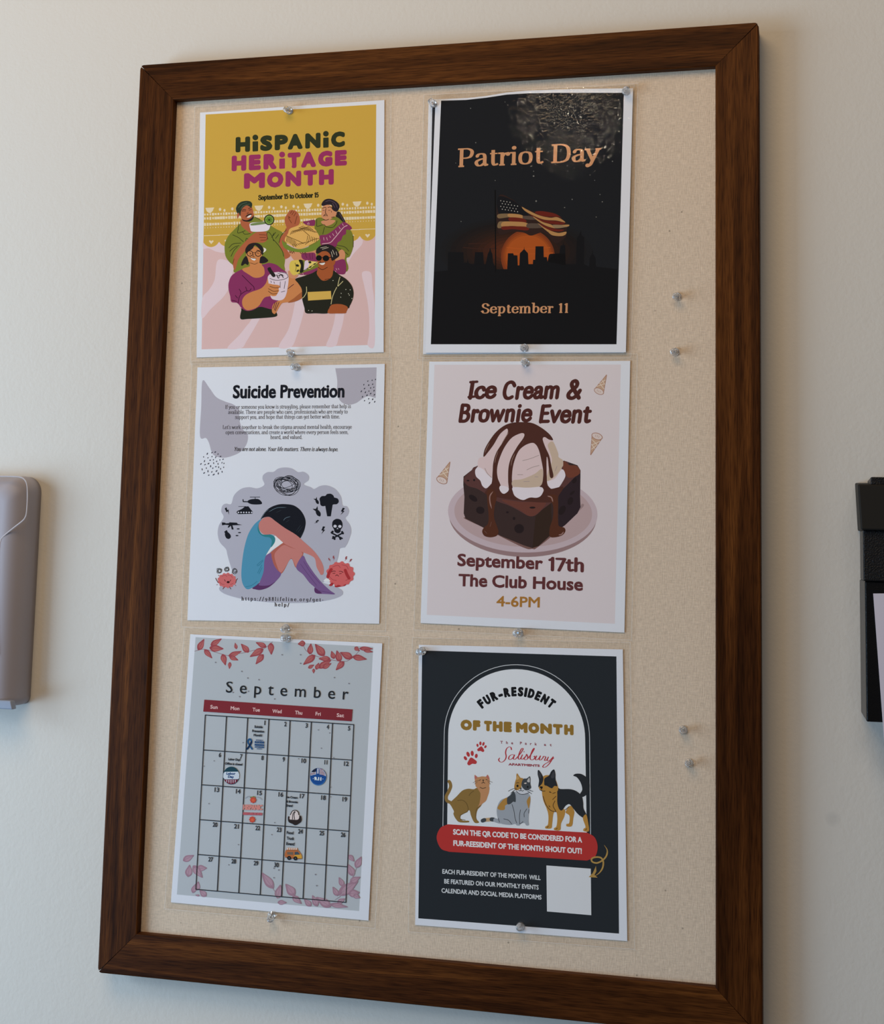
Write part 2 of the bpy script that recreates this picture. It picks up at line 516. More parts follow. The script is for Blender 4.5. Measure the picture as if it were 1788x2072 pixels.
def wood_material(name, dark, mid, light):
    m = pmat(name, mid, 0.48, 0, 0.07); nt = m.node_tree; N, L = nodes(m); b = N['Principled BSDF']
    tc = add(nt, 'ShaderNodeTexCoord')
    oi = add(nt, 'ShaderNodeObjectInfo')
    mp = add(nt, 'ShaderNodeMapping'); mp.inputs['Scale'].default_value = (1.0, 30, 30)
    L.new(tc.outputs['Object'], mp.inputs['Vector'])
    rm = add(nt, 'ShaderNodeMath', operation='MULTIPLY'); rm.inputs[1].default_value = 37
    L.new(oi.outputs['Random'], rm.inputs[0])
    cb = add(nt, 'ShaderNodeCombineXYZ'); L.new(rm.outputs[0], cb.inputs[0]); L.new(rm.outputs[0], cb.inputs[2])
    L.new(cb.outputs[0], mp.inputs['Location'])
    n1 = add(nt, 'ShaderNodeTexNoise'); n1.inputs['Scale'].default_value = 2.2; n1.inputs['Detail'].default_value = 6; n1.inputs['Roughness'].default_value = 0.6; n1.inputs['Distortion'].default_value = 0.9
    L.new(mp.outputs[0], n1.inputs['Vector'])
    mp2 = add(nt, 'ShaderNodeMapping'); mp2.inputs['Scale'].default_value = (40, 900, 900)
    L.new(tc.outputs['Object'], mp2.inputs['Vector'])
    n2 = add(nt, 'ShaderNodeTexNoise'); n2.inputs['Scale'].default_value = 1.0; n2.inputs['Detail'].default_value = 4
    L.new(mp2.outputs[0], n2.inputs['Vector'])
    cr = add(nt, 'ShaderNodeValToRGB'); e = cr.color_ramp.elements
    e[0].position = 0.30; e[0].color = (*dark, 1); e[1].position = 0.70; e[1].color = (*light, 1)
    k = e.new(0.5); k.color = (*mid, 1)
    L.new(n1.outputs['Fac'], cr.inputs['Fac'])
    mx = add(nt, 'ShaderNodeMix', data_type='RGBA', blend_type='MULTIPLY'); mx.inputs[0].default_value = 1
    c2 = add(nt, 'ShaderNodeValToRGB'); e = c2.color_ramp.elements
    e[0].position = 0.34; e[0].color = (0.45, 0.40, 0.36, 1); e[1].position = 0.56; e[1].color = (1, 1, 1, 1)
    L.new(n2.outputs['Fac'], c2.inputs['Fac'])
    L.new(cr.outputs[0], mx.inputs[6]); L.new(c2.outputs[0], mx.inputs[7]); L.new(mx.outputs[2], b.inputs['Base Color'])
    bp = add(nt, 'ShaderNodeBump'); bp.inputs['Strength'].default_value = 0.12; bp.inputs['Distance'].default_value = 0.0006
    L.new(n2.outputs['Fac'], bp.inputs['Height']); L.new(bp.outputs[0], b.inputs['Normal'])
    return m
def fabric_material():
    base = (0.70, 0.562, 0.425)
    m = pmat('natural_canvas', base, 0.95, 0, 0.1); nt = m.node_tree; N, L = nodes(m); b = N['Principled BSDF']
    tc = add(nt, 'ShaderNodeTexCoord')
    outs = []
    for sc in ((900, 60, 160), (160, 60, 900)):
        mp = add(nt, 'ShaderNodeMapping'); mp.inputs['Scale'].default_value = sc; L.new(tc.outputs['Object'], mp.inputs['Vector'])
        n = add(nt, 'ShaderNodeTexNoise'); n.inputs['Scale'].default_value = 1.0; n.inputs['Detail'].default_value = 3; L.new(mp.outputs[0], n.inputs['Vector'])
        outs.append(n)
    ad = add(nt, 'ShaderNodeMath', operation='ADD'); L.new(outs[0].outputs['Fac'], ad.inputs[0]); L.new(outs[1].outputs['Fac'], ad.inputs[1])
    mr = add(nt, 'ShaderNodeMapRange'); mr.inputs['From Min'].default_value = 0.72; mr.inputs['From Max'].default_value = 1.28; mr.inputs['To Min'].default_value = 0.86; mr.inputs['To Max'].default_value = 1.12
    L.new(ad.outputs[0], mr.inputs['Value'])
    # slubs and specks of seed in the weave
    vo = add(nt, 'ShaderNodeTexVoronoi'); vo.inputs['Scale'].default_value = 70; L.new(tc.outputs['Object'], vo.inputs['Vector'])
    sr = add(nt, 'ShaderNodeMapRange'); sr.inputs['From Min'].default_value = 0.035; sr.inputs['From Max'].default_value = 0.09; sr.inputs['To Min'].default_value = 0.50; sr.inputs['To Max'].default_value = 1.0
    L.new(vo.outputs['Distance'], sr.inputs['Value'])
    sp = add(nt, 'ShaderNodeSeparateColor'); L.new(vo.outputs['Color'], sp.inputs[0])
    th = add(nt, 'ShaderNodeMath', operation='LESS_THAN'); th.inputs[1].default_value = 0.80; L.new(sp.outputs[0], th.inputs[0])
    mxm = add(nt, 'ShaderNodeMath', operation='MAXIMUM'); L.new(sr.outputs[0], mxm.inputs[0]); L.new(th.outputs[0], mxm.inputs[1])
    mu = add(nt, 'ShaderNodeMath', operation='MULTIPLY'); L.new(mr.outputs[0], mu.inputs[0]); L.new(mxm.outputs[0], mu.inputs[1])
    vs = add(nt, 'ShaderNodeVectorMath', operation='SCALE'); vs.inputs[0].default_value = base; L.new(mu.outputs[0], vs.inputs['Scale'])
    L.new(vs.outputs[0], b.inputs['Base Color'])
    bp = add(nt, 'ShaderNodeBump'); bp.inputs['Strength'].default_value = 0.35; bp.inputs['Distance'].default_value = 0.0007
    L.new(ad.outputs[0], bp.inputs['Height']); L.new(bp.outputs[0], b.inputs['Normal'])
    return m
def film_material(name, rough, bump, scale, ior=1.45, wrinkle=None):
    m = bpy.data.materials.new(name); m.use_nodes = True; nt = m.node_tree; N, L = nodes(m)
    N.remove(N['Principled BSDF'])
    tr = add(nt, 'ShaderNodeBsdfTransparent'); tr.inputs[0].default_value = (0.985, 0.985, 0.98, 1)
    gl = add(nt, 'ShaderNodeBsdfGlossy'); gl.inputs['Roughness'].default_value = rough
    fr = add(nt, 'ShaderNodeFresnel'); fr.inputs['IOR'].default_value = ior
    ge = add(nt, 'ShaderNodeNewGeometry'); io = add(nt, 'ShaderNodeMapRange')      # a thin film reflects the same from both faces
    io.inputs['To Min'].default_value = ior; io.inputs['To Max'].default_value = 1 / ior
    L.new(ge.outputs['Backfacing'], io.inputs['Value']); L.new(io.outputs[0], fr.inputs['IOR'])
    tc = add(nt, 'ShaderNodeTexCoord')
    n1 = add(nt, 'ShaderNodeTexNoise'); n1.inputs['Scale'].default_value = scale; n1.inputs['Detail'].default_value = 2
    L.new(tc.outputs['Object'], n1.inputs['Vector'])
    bp = add(nt, 'ShaderNodeBump'); bp.inputs['Strength'].default_value = bump; bp.inputs['Distance'].default_value = 0.0006
    L.new(n1.outputs['Fac'], bp.inputs['Height']); L.new(bp.outputs[0], gl.inputs['Normal'])
    if wrinkle:                                  # the laminate is crinkled around one spot only
        pt, r0, r1, fine = wrinkle
        geo = add(nt, 'ShaderNodeNewGeometry')
        vm = add(nt, 'ShaderNodeVectorMath', operation='DISTANCE'); vm.inputs[1].default_value = pt
        L.new(geo.outputs['Position'], vm.inputs[0])
        mr = add(nt, 'ShaderNodeMapRange'); mr.inputs['From Min'].default_value = r0; mr.inputs['From Max'].default_value = r1
        mr.inputs['To Min'].default_value = fine; mr.inputs['To Max'].default_value = 0.0
        L.new(vm.outputs['Value'], mr.inputs['Value'])
        n2 = add(nt, 'ShaderNodeTexNoise'); n2.inputs['Scale'].default_value = 230; n2.inputs['Detail'].default_value = 2; n2.inputs['Distortion'].default_value = 0.6
        L.new(tc.outputs['Object'], n2.inputs['Vector'])
        b2 = add(nt, 'ShaderNodeBump'); b2.inputs['Distance'].default_value = 0.0006
        L.new(mr.outputs[0], b2.inputs['Strength']); L.new(n2.outputs['Fac'], b2.inputs['Height'])
        L.new(bp.outputs[0], b2.inputs['Normal']); L.new(b2.outputs[0], gl.inputs['Normal'])
    mx = add(nt, 'ShaderNodeMixShader')
    L.new(fr.outputs[0], mx.inputs[0]); L.new(tr.outputs[0], mx.inputs[1]); L.new(gl.outputs[0], mx.inputs[2])
    L.new(mx.outputs[0], N['Material Output'].inputs['Surface'])
    return m
def textured_black(name, col, rough, sc, bump):
    m = pmat(name, col, rough, 0, 0.22); nt = m.node_tree; N, L = nodes(m); b = N['Principled BSDF']
    tc = add(nt, 'ShaderNodeTexCoord'); n = add(nt, 'ShaderNodeTexNoise'); n.inputs['Scale'].default_value = sc; n.inputs['Detail'].default_value = 3
    L.new(tc.outputs['Object'], n.inputs['Vector'])
    bp = add(nt, 'ShaderNodeBump'); bp.inputs['Strength'].default_value = bump; bp.inputs['Distance'].default_value = 0.001
    L.new(n.outputs['Fac'], bp.inputs['Height']); L.new(bp.outputs[0], b.inputs['Normal'])
    return m
M['wall'] = wall_material()
M['wood'] = wood_material('walnut', (0.024, 0.0068, 0.0014), (0.070, 0.0212, 0.0042), (0.145, 0.048, 0.0098))
M['canvas'] = fabric_material()
M['paper'] = pmat('white_paper', PAPER, 0.75, 0, 0.1)
M['film'] = film_material('glossy_laminate', 0.06, 0.2, 55)
M['film_wavy'] = film_material('wrinkled_glossy_laminate', 0.025, 0.12, 40, wrinkle=(on(1150, 240, 0), 0.03, 0.085, 0.55))
def film_edge_glint_material():  # pale colour in place of light caught along the edge
    m = bpy.data.materials.new('laminate_edge_glint'); m.use_nodes = True; nt = m.node_tree; N, L = nodes(m)
    N.remove(N['Principled BSDF'])
    tr = add(nt, 'ShaderNodeBsdfTransparent'); df = add(nt, 'ShaderNodeBsdfDiffuse'); df.inputs[0].default_value = (0.85, 0.84, 0.80, 1)
    mx = add(nt, 'ShaderNodeMixShader'); mx.inputs[0].default_value = 0.30
    L.new(tr.outputs[0], mx.inputs[1]); L.new(df.outputs[0], mx.inputs[2]); L.new(mx.outputs[0], N['Material Output'].inputs['Surface'])
    return m
M['film_edge_glint'] = film_edge_glint_material()
M['pin'] = pmat('clear_plastic', (0.95, 0.95, 0.95), 0.06, 0, 0.5, **{'Transmission Weight': 0.85, 'IOR': 1.46})
M['steel'] = pmat('pin_steel', (0.6, 0.6, 0.62), 0.25, 1.0)
M['taupe'] = pmat('taupe_plastic', (0.40, 0.375, 0.415), 0.5, 0, 0.3)
M['notch_blue'] = pmat('notch_wall_blue', (0.30, 0.35, 0.45), 0.35, 0, 0.5)  # blue of the daylit wall put into the slab's colour
M['box_lid'] = pmat('matt_black_lid', (0.010, 0.009, 0.0075), 0.6, 0, 0.2)
M['box'] = textured_black('pebbled_black_paint', (0.003, 0.003, 0.0035), 0.30, 900, 0.25)
M['box_band'] = textured_black('pebbled_black_paint_band', (0.006, 0.006, 0.007), 0.30, 700, 0.9)
M['hole'] = pmat('pin_hole_shadow', (0.03, 0.025, 0.02), 0.9, 0, 0)

# ------------------------------------------------------------------ setting
WY = 0.018                                   # wall face
wv = [(-2.6, WY, 0), (2.6, WY, 0), (2.6, WY, 2.75), (-2.6, WY, 2.75), (-2.6, WY+0.1, 0), (2.6, WY+0.1, 0), (2.6, WY+0.1, 2.75), (-2.6, WY+0.1, 2.75)]
w = mesh_obj('wall_back', wv, box_faces(), M['wall']); w['kind'] = 'structure'

# ------------------------------------------------------------------ pin board
board = empty('notice_board', (0, 0, HC - 0.5), 'large walnut framed canvas pin board hung upright on the cream wall', 'notice board')
IW, IH, OW, OH = 0.6072 / 2, 0.914 / 2, 0.6953 / 2, 1.0001 / 2
FY, BY = -0.0089, WY - 0.0005
def rail(L_in, L_out, wid, rot, cx, cz):
    """one mitred rail, its length along local x, local -y towards the viewer, inner edge at local z = 0"""
    rr = 0.0045                                   # softly rounded outer corner, half of it on each rail
    arc = [(L_out - rr + rr*math.sin(R(t)), wid - rr + rr*math.cos(R(t))) for t in (45, 30, 15, 0)]
    P = [(-L_in, 0), (L_in, 0)] + arc + [(-x, z) for x, z in reversed(arc)]
    n = len(P)
    V = [(x, y, z) for y in (FY, BY) for x, z in P]
    me = bpy.data.meshes.new('frame_rail')
    me.from_pydata(V, [], [tuple(range(n)), tuple(range(2*n-1, n-1, -1))] + [(i, i+n, (i+1) % n + n, (i+1) % n) for i in range(n)])
    bw = me.attributes.new('bevel_weight_edge', 'FLOAT', 'EDGE')
    for e in me.edges:
        i, j = sorted(e.vertices)
        if j < n and {i, j} != {1, 2} and {i, j} != {0, n-1}: bw.data[e.index].value = 1.0
    me.materials.append(M['wood']); me.update()
    o = link('frame_rail', me, board)
    o.location = (cx, 0, cz + 0.5); o.rotation_euler = (0, rot, 0)
    bevel(o, 0.0016, 3).limit_method = 'WEIGHT'
    return o
g = 0.0001
rail(IW - g, OW - g, OW - IW, 0, 0, IH)
rail(IW - g, OW - g, OW - IW, R(180), 0, -IH)
rail(IH - g, OH - g, OW - IW, R(-90), -IW, 0)
rail(IH - g, OH - g, OW - IW, R(90), IW, 0)
e = 0.0035
cv = [(-IW-e+0.003, 0, HC-IH-e+0.003), (IW+e-0.003, 0, HC-IH-e+0.003), (IW+e-0.003, 0, HC+IH+e-0.003), (-IW-e+0.003, 0, HC+IH+e-0.003)]
mesh_obj('canvas_panel', cv + [(a, 0.012, c) for a, _, c in cv], box_faces(), M['canvas'], board)

# ------------------------------------------------------------------ dispenser at the left
def rounded_panel(pts, y0, y1, seg_bevel, mat, name, parent):
    n = len(pts)
    V = [(p[0], y0, p[1]) for p in pts] + [(p[0], y1, p[1]) for p in pts]
    F = [tuple(range(n)), tuple(range(2*n-1, n-1, -1))] + [(i+n, (i+1) % n+n, (i+1) % n, i)[::1] for i in range(n)]
    o = mesh_obj(name, V, F, mat, parent, smooth=True)
    if seg_bevel: bevel(o, seg_bevel, 5)
    return o
def arc_pts(cx, cz, r, a0, a1, n=8):
    return [(cx + r*math.cos(R(a0+(a1-a0)*k/n)), cz + r*math.sin(R(a0+(a1-a0)*k/n))) for k in range(n+1)]
DX, DT, DB, DF = -0.4605, HC + 0.0290, HC - 0.2275, -0.020       # right edge, top, bottom, front of the dispenser
disp = empty('wall_dispenser', (-0.56, WY, DB), 'taupe plastic wall dispenser with rounded corners left of the board, cut by the photo edge', 'dispenser')
XL = -0.74
nx0 = -0.4640
def disp_outline(i):
    """outline of the dispenser housing, drawn in by i"""
    x0, x1, z0, z1 = XL + i, DX - i, DB + i*0.35, DT - i
    rt = max(0.006, 0.018 - i*0.4); rb = max(0.004, 0.010 - i*0.3)
    return (arc_pts(x1-rt, z1-rt, rt, 0, 90) + arc_pts(x0+rt, z1-rt, rt, 90, 180) + arc_pts(x0+rb, z0+rb, rb, 180, 270)
            + arc_pts(x1-rb, z0+rb, rb, 270, 360))
prof = [(0.0, WY - 0.0005), (0.0, WY - 0.010)] + [(0.024 * (1 - math.cos(R(a))), (WY - 0.010) + (DF - WY + 0.010) * math.sin(R(a))) for a in (12, 24, 36, 48, 60, 70, 78, 84, 90)]
V, F = [], []
for i, y in prof: V += [(p[0], y, p[1]) for p in disp_outline(i)]
n = len(disp_outline(0))
for j in range(len(prof)-1):
    for k in range(n): F.append((j*n+k, j*n+(k+1) % n, (j+1)*n+(k+1) % n, (j+1)*n+k))
F += [tuple(range(n-1, -1, -1)), tuple(range((len(prof)-1)*n, len(prof)*n))]
ho = mesh_obj('housing', V, F, M['taupe'], disp, smooth=True)
for p in list(ho.data.polygons)[-2:]: p.use_smooth = False
lp = on(26, 1436, DF - 0.002)  # pale blue slab added in place of a notch showing the bluish wall
slab = [(XL+0.055, lp.z), (lp.x, lp.z), (lp.x-0.003, lp.z+0.0095), (XL+0.055, lp.z+0.0095)]
rounded_panel(slab, DF - 0.0025, DF + 0.006, 0.0015, M['notch_blue'], 'notch_slab', disp)
G1 = crop(0, 920, 260, 962)
seam = spline([G1(p) for p in ((-260, 160), (60, 162), (150, 168), (186, 190), (202, 235), (204, 330), (198, 430), (188, 468), (166, 496), (100, 548), (24, 612), (4, 645), (-4, 700), (-8, 900), (-12, 1500))], n=8)
V, F = [], []
for i, p in enumerate(seam):
    q = on(p[0], p[1], DF - 0.0002)
    a, b = on(*seam[max(i-1, 0)], DF), on(*seam[min(i+1, len(seam)-1)], DF)
    d = (b - a).normalized(); nrm = Vector((-d.z, 0, d.x))
    V += [q + nrm * 0.0008 + Vector((0, 0.0004, 0)), q + Vector((0, -0.0004, 0)), q - nrm * 0.0008 + Vector((0, 0.0004, 0))]
    if i: k = 3*i; F += [(k-3, k-2, k+1, k), (k-2, k-1, k+2, k+1)]
mesh_obj('cover_seam', V, F, pmat('pale_taupe_seam', (0.52, 0.48, 0.49), 0.45), disp, smooth=True)

# ------------------------------------------------------------------ drop box at the right
BX, BF = 0.4420, -0.055
box = empty('drop_box', (0.56, WY, HC - 0.196), 'black metal drop box with an overhanging lid on the wall right of the board', 'drop box')
XR = 0.72
def block(x0, x1, y0, y1, z0, z1, mat, name, b=0.0, lean=0.0):
    V = [(x0, y0, z0), (x1, y0, z0), (x1, y0, z1), (x0, y0, z1), (x0+lean, y1, z0), (x1, y1, z0), (x1, y1, z1), (x0+lean, y1, z1)]
    o = mesh_obj(name, V, box_faces(), mat, box)
    if b: bevel(o, b, 2)
    return o
block(BX+0.0022, XR, BF, WY-0.0005, HC-0.1945, HC-0.0655, M['box'], 'body', 0.0012, -0.0022)
block(BX+0.0008, XR, BF-0.004, WY-0.0005, HC-0.0655, HC-0.018, M['box_band'], 'upper_panel', 0.0012)
# lid: front face flares out slightly towards its top
z0, z1 = HC - 0.0182, HC + 0.0255
y0 = BF - 0.010
V = [(BX-0.0012, y0, z0), (XR, y0, z0), (XR, y0+0.004, z1-0.001), (BX-0.0034, y0+0.004, z1-0.001), (BX-0.0012, WY-0.0005, z0), (XR, WY-0.0005, z0), (XR, WY-0.0005, z1+0.004), (BX-0.0034, WY-0.0005, z1+0.004)]
bevel(mesh_obj('lid', V, box_faces(), M['box_lid'], box), 0.0015, 2)
block(BX+0.0085, XR, y0+0.006, WY-0.003, z1-0.002, z1+0.0060, M['box_band'], 'lid_rim', 0.001)
# note on the front of the drop box
y = BF - 0.0018
c = [on(*crop(1528, 920, 260, 929)(p), y) for p in ((851, 1004), (1400, 1000), (1480, 2040), (930, 2070))]
note = mesh_obj('paper_notice', c + [v + Vector((0, 0.0012, 0)) for v in c], [(0, 3, 2, 1), (4, 5, 6, 7), (0, 1, 5, 4), (1, 2, 6, 5), (2, 3, 7, 6), (3, 0, 4, 7)], pmat('lilac_white_paper', (0.62, 0.58, 0.66), 0.8), None, origin=sum(c, Vector()) / 4)
tag(note, 'pale lilac sheet of paper fixed to the front of the black drop box', 'paper')
# ------------------------------------------------------------------ yellow festival poster (top left)
A1 = crop(380, 180, 420); A2 = crop(430, 380, 310); A3 = crop(430, 480, 310); A4 = crop(380, 580, 420)
P1 = Sheet('laminated_poster', [(404.7, 227.7), (777.5, 202.3), (776, 712.7), (397.6, 723.3)], -0.0010, 'cdc8cd',
           'laminated yellow and pink poster with four cartoon people, top left on the board', group=None)
q = P1.part('printed_background')
PINK, RAY, YEL = 'c9a4a0', 'd0b5b8', 'bd9440'
cTL, cTR, cBR, cBL = A1((153, 220)), A1((1622, 133)), A4((1608, 502)), A4((118, 540))
q.k(ident, PINK, cTL, cTR, cBR, cBL)
for r in (((340, 531), (440, 420), (500, 345), (545, 285), (640, 100), (730, 100), (615, 285), (560, 380), (505, 470), (462, 528)),
          ((782, 521), (860, 380), (900, 250), (925, 120), (935, 60), (1020, 60), (1015, 130), (985, 270), (935, 430), (890, 519)),
          ((1192, 512), (1225, 420), (1255, 320), (1270, 230), (1280, 120), (1350, 120), (1345, 240), (1330, 330), (1300, 430), (1273, 509)),
          ((1548, 504), (1560, 400), (1560, 250), (1545, 120), (1520, 0), (1500, -120), (1575, -120), (1590, 0), (1606, 150), (1608, 502)),
          ((121, 272), (200, 190), (300, 95), (350, 20), (370, -50), (385, -190), (260, -230), (230, -60), (180, 30), (126, 98))):
    q.f(A4, RAY, *r)
q.f(A4, RAY, (138, -420), (200, -420), (320, -400), (330, -300), (250, -300), (180, -330), (133, -330))
q.f(A3, RAY, (1560, 430), (1570, 330), (1640, 200), (1745, 80), (1740, 0), (1690, -20), (1610, 80), (1560, 240), (1540, 330))
# yellow field with a scalloped lower edge
sc = [cTL, cTR]
def lerp(a, b, t): return (a[0]+(b[0]-a[0])*t, a[1]+(b[1]-a[1])*t)
e0, e1 = lerp(cTR, cBR, 0.545), lerp(cTL, cBL, 0.545)
nsc = 11
for k in range(nsc):
    a, b = lerp(e0, e1, k / nsc), lerp(e0, e1, (k + 1) / nsc)
    for j in range(9):
        t = j / 8
        p = lerp(a, b, t)
        sc.append((p[0], p[1] + 10 * math.sin(math.pi * t) ** 0.7))
q.polys(ident, YEL, [sc])
# paper lace band
lace = P1.part('printed_lace_band')
LACE = 'd9bda0'
d0, d1 = lerp(cTL, cBL, 0.5), lerp(cTR, cBR, 0.5)
random.seed(4)
P = []
for row, sz in ((-35, 2.2), (-27, 2.6), (-15, 2.6), (-8, 0.9)):
    for k in range(64):
        t = (k + .5) / 64
        p = lerp(d0, d1, t); y = p[1] + row
        w = sz * (0.75 + 0.5 * random.random()); h = sz * (.8 + .4 * random.random())
        if row == -34 and k % 2: continue
        P.append([(p[0]-w*.8, y-h), (p[0]+w*.8, y-h), (p[0]+w*.8, y+h), (p[0]-w*.8, y+h)] if row != -34 else disc(p[0], y, w*.9, h, n=8))
for k in range(14):
    p = lerp(d0, d1, (k + .5) / 14); y = p[1] - 43
    if k % 4 == 0:
        P.append([(p[0]-9, y-5), (p[0]+9, y-6), (p[0]+6, y+1), (p[0]+2, y+5), (p[0]-2, y+5), (p[0]-6, y+2)])
    else:
        P.append(disc(p[0]-4, y-1, 2.6, 3.2, n=8)); P.append(disc(p[0]+5, y+1, 2.2, 3.0, n=8))
for k in range(nsc):
    p = lerp(e1, e0, (k + .5) / nsc)
    P.append([(p[0], p[1]+4), (p[0]-5, p[1]-2), (p[0]-3, p[1]-4), (p[0], p[1]-2), (p[0]+3, p[1]-4), (p[0]+5, p[1]-2)])
    P.append(ribbon([(p[0]-17, p[1]-13), (p[0]+17, p[1]-14)], 1.2, False)[0])
lace.many(ident, LACE, P)
# heading
h = P1.part('heading_lettering')
G, MAG = '2f3220', '8f2f57'
h.letters('HiSPANiC', A1, (410, 547), (1352, 497), ((410, 535), (557, 605), (622, 727), (747, 862), (860, 988), (1010, 1142), (1165, 1212), (1232, 1352)), 132, G, 13)
h.letters('HERiTAGE', A1, (376, 710), (1369, 658), ((376, 503), (524, 628), (650, 763), (787, 836), (858, 970), (975, 1103), (1120, 1245), (1265, 1369)), 134, MAG, 14)
h.letters('MONTH', A1, (482, 861), (1256, 823), ((482, 663), (680, 822), (840, 975), (995, 1112), (1128, 1256)), 134, MAG, 14)
dt = P1.part('date_lettering')
dt.text('September 15 to October 15', A2, (532, 141), (1238, 108), 52, '232418', 0, 'drawn', thick=20, thin=13, serif=0, dot=10)

SK1, SK2, SK3, SK4, INKD, GRN = 'a4583a', 'c0805c', 'bd7748', '9a4f2c', '26201f', '74752c'
# man with the glass
m = P1.part('printed_man_in_green_shirt')
m.f(A2, GRN, (470, 340), (560, 372), (660, 430), (740, 480), (815, 522), (860, 600), (860, 700), (850, 800), (838, 900), (815, 990), (500, 1010), (262, 992), (250, 920), (190, 860), (152, 800), (140, 720), (146, 640), (185, 560), (240, 500), (300, 440), (350, 395), (420, 350))
m.f(A2, SK1, (865, 462), (840, 520), (800, 570), (778, 640), (790, 690), (830, 760), (845, 830), (905, 800), (890, 760), (850, 690), (840, 640), (870, 590), (910, 545), (950, 500), (965, 462))
m.f(A2, SK1, (870, 305), (905, 262), (960, 265), (1000, 300), (1018, 370), (1008, 425), (960, 470), (880, 472), (850, 430), (842, 360))
m.f(A2, SK1, (330, 370), (420, 400), (460, 420), (470, 470), (470, 520), (440, 530), (400, 500), (360, 470), (330, 430))
m.f(A2, SK1, (520, 515), (600, 508), (635, 530), (640, 600), (590, 640), (500, 640), (430, 680), (360, 760), (300, 840), (262, 960), (238, 900), (250, 800), (300, 720), (370, 640), (450, 560))
m.f(A2, SK1, (345, 215), (400, 190), (455, 225), (478, 290), (478, 340), (450, 380), (400, 390), (345, 365), (318, 320), (290, 360), (286, 310), (320, 270))
m.f(A2, '2b3327', (290, 300), (272, 250), (290, 200), (330, 165), (390, 152), (440, 160), (462, 190), (450, 228), (400, 205), (355, 232), (330, 280), (322, 330), (305, 290))
m.strokes(A2, '4c5a45', 6, [(300, 230), (340, 190), (400, 172)], [(330, 250), (360, 210), (430, 190)])
m.f(A2, INKD, (330, 330), (345, 365), (400, 378), (455, 350), (480, 320), (478, 352), (450, 385), (400, 396), (350, 380))
m.f(A2, INKD, (382, 345), (400, 318), (440, 302), (466, 310), (440, 316), (410, 328))
m.f(A2, 'e0cfc4', (402, 348), (420, 328), (446, 318), (450, 330), (430, 346))
m.strokes(A2, INKD, 7, [(345, 262), (368, 252), (388, 258)], [(418, 245), (438, 234), (455, 230)], [(402, 300), (412, 296), (416, 290)])
m.strokes(A2, INKD, 6, [(345, 276), (365, 270), (384, 272)], [(425, 262), (440, 256), (455, 254)])
m.strokes(A2, '25281a', 6, [(305, 420), (298, 480), (294, 528), (350, 512), (380, 500)], [(350, 512), (375, 540), (440, 534)], [(490, 340), (555, 372)], [(235, 550), (300, 580), (360, 630)],
          [(190, 700), (240, 655), (330, 645)], [(200, 740), (260, 690), (310, 675)], [(215, 800), (250, 730), (290, 690)], [(705, 600), (760, 660), (810, 730), (830, 800)],
          [(690, 580), (715, 530)], [(735, 590), (770, 545)], [(705, 560), (735, 520)], [(645, 600), (632, 545), (650, 515), (690, 560), (712, 620)], [(775, 640), (800, 560), (860, 490)], [(385, 620), (395, 590), (412, 600)])
m.strokes(A2, '5f2f1c', 6, [(545, 546), (620, 552)], [(550, 580), (620, 580)], [(560, 612), (625, 608), (632, 590)], [(880, 330), (905, 350), (885, 350), (920, 410)], [(905, 300), (930, 268)], [(925, 315), (950, 275)], [(948, 330), (972, 290)], [(985, 330), (960, 420)], [(250, 830), (238, 880)])
gl = P1.part('printed_margarita_glass')
gl.f(A2, 'd6c4cd', (438, 415), (550, 400), (668, 396), (668, 460), (640, 500), (560, 512), (460, 510), (440, 480))
gl.f(A2, '6f7c4d', (448, 420), (540, 402), (665, 396), (660, 412), (560, 430), (455, 440))
gl.e(A2, '1f2416', 660, 374, 60, 62); gl.e(A2, '8ba04a', 660, 374, 48, 50); gl.e(A2, '6d8a35', 660, 374, 42, 43)
gl.strokes(A2, '1f2416', 5, *[[(660, 374), (660 + 38*math.cos(a), 374 + 38*math.sin(a))] for a in [k*math.pi/4 for k in range(8)]], smooth=False)
# woman with the braid
b = P1.part('printed_person_with_sash')
b.f(A2, INKD, (1440, 290), (1480, 280), (1520, 340), (1550, 400), (1530, 410), (1480, 370), (1440, 340))
b.f(A2, '6f6f2a', (1230, 350), (1300, 350), (1440, 340), (1520, 400), (1600, 480), (1640, 570), (1640, 690), (1600, 800), (1560, 830), (1540, 990), (1000, 1010), (1010, 850), (1150, 640), (1190, 560), (1190, 400))
b.f(A2, SK2, (1270, 390), (1350, 375), (1430, 380), (1400, 420), (1330, 445), (1280, 420))
b.f(A2, SK2, (1290, 215), (1360, 200), (1410, 250), (1445, 270), (1440, 320), (1400, 350), (1360, 375), (1300, 370), (1270, 330), (1275, 270))
b.f(A2, '2a2026', (1270, 190), (1300, 145), (1350, 128), (1410, 140), (1465, 180), (1480, 225), (1455, 275), (1420, 272), (1392, 245), (1390, 205), (1340, 198), (1285, 212))
b.strokes(A2, '5a4652', 6, [(1320, 160), (1370, 150), (1430, 180), (1455, 230)], [(1400, 180), (1425, 230)], [(1480, 300), (1515, 360), (1535, 400)])
b.strokes(A2, '33201c', 7, [(1280, 240), (1310, 228), (1325, 232)], [(1345, 230), (1370, 224), (1390, 235)], [(1295, 330), (1310, 312), (1330, 312), (1340, 330)], [(1322, 245), (1316, 290), (1325, 300)], [(1290, 365), (1320, 378), (1355, 368)], [(1388, 345), (1420, 340)])
b.strokes(A2, '33201c', 5, [(1285, 262), (1305, 266)], [(1350, 262), (1372, 264)], [(1304, 325), (1330, 325)], [(1384, 270), (1388, 285)])
b.f(A2, '7d2f52', (1055, 395), (1110, 385), (1190, 375), (1188, 440), (1120, 440), (1070, 420))
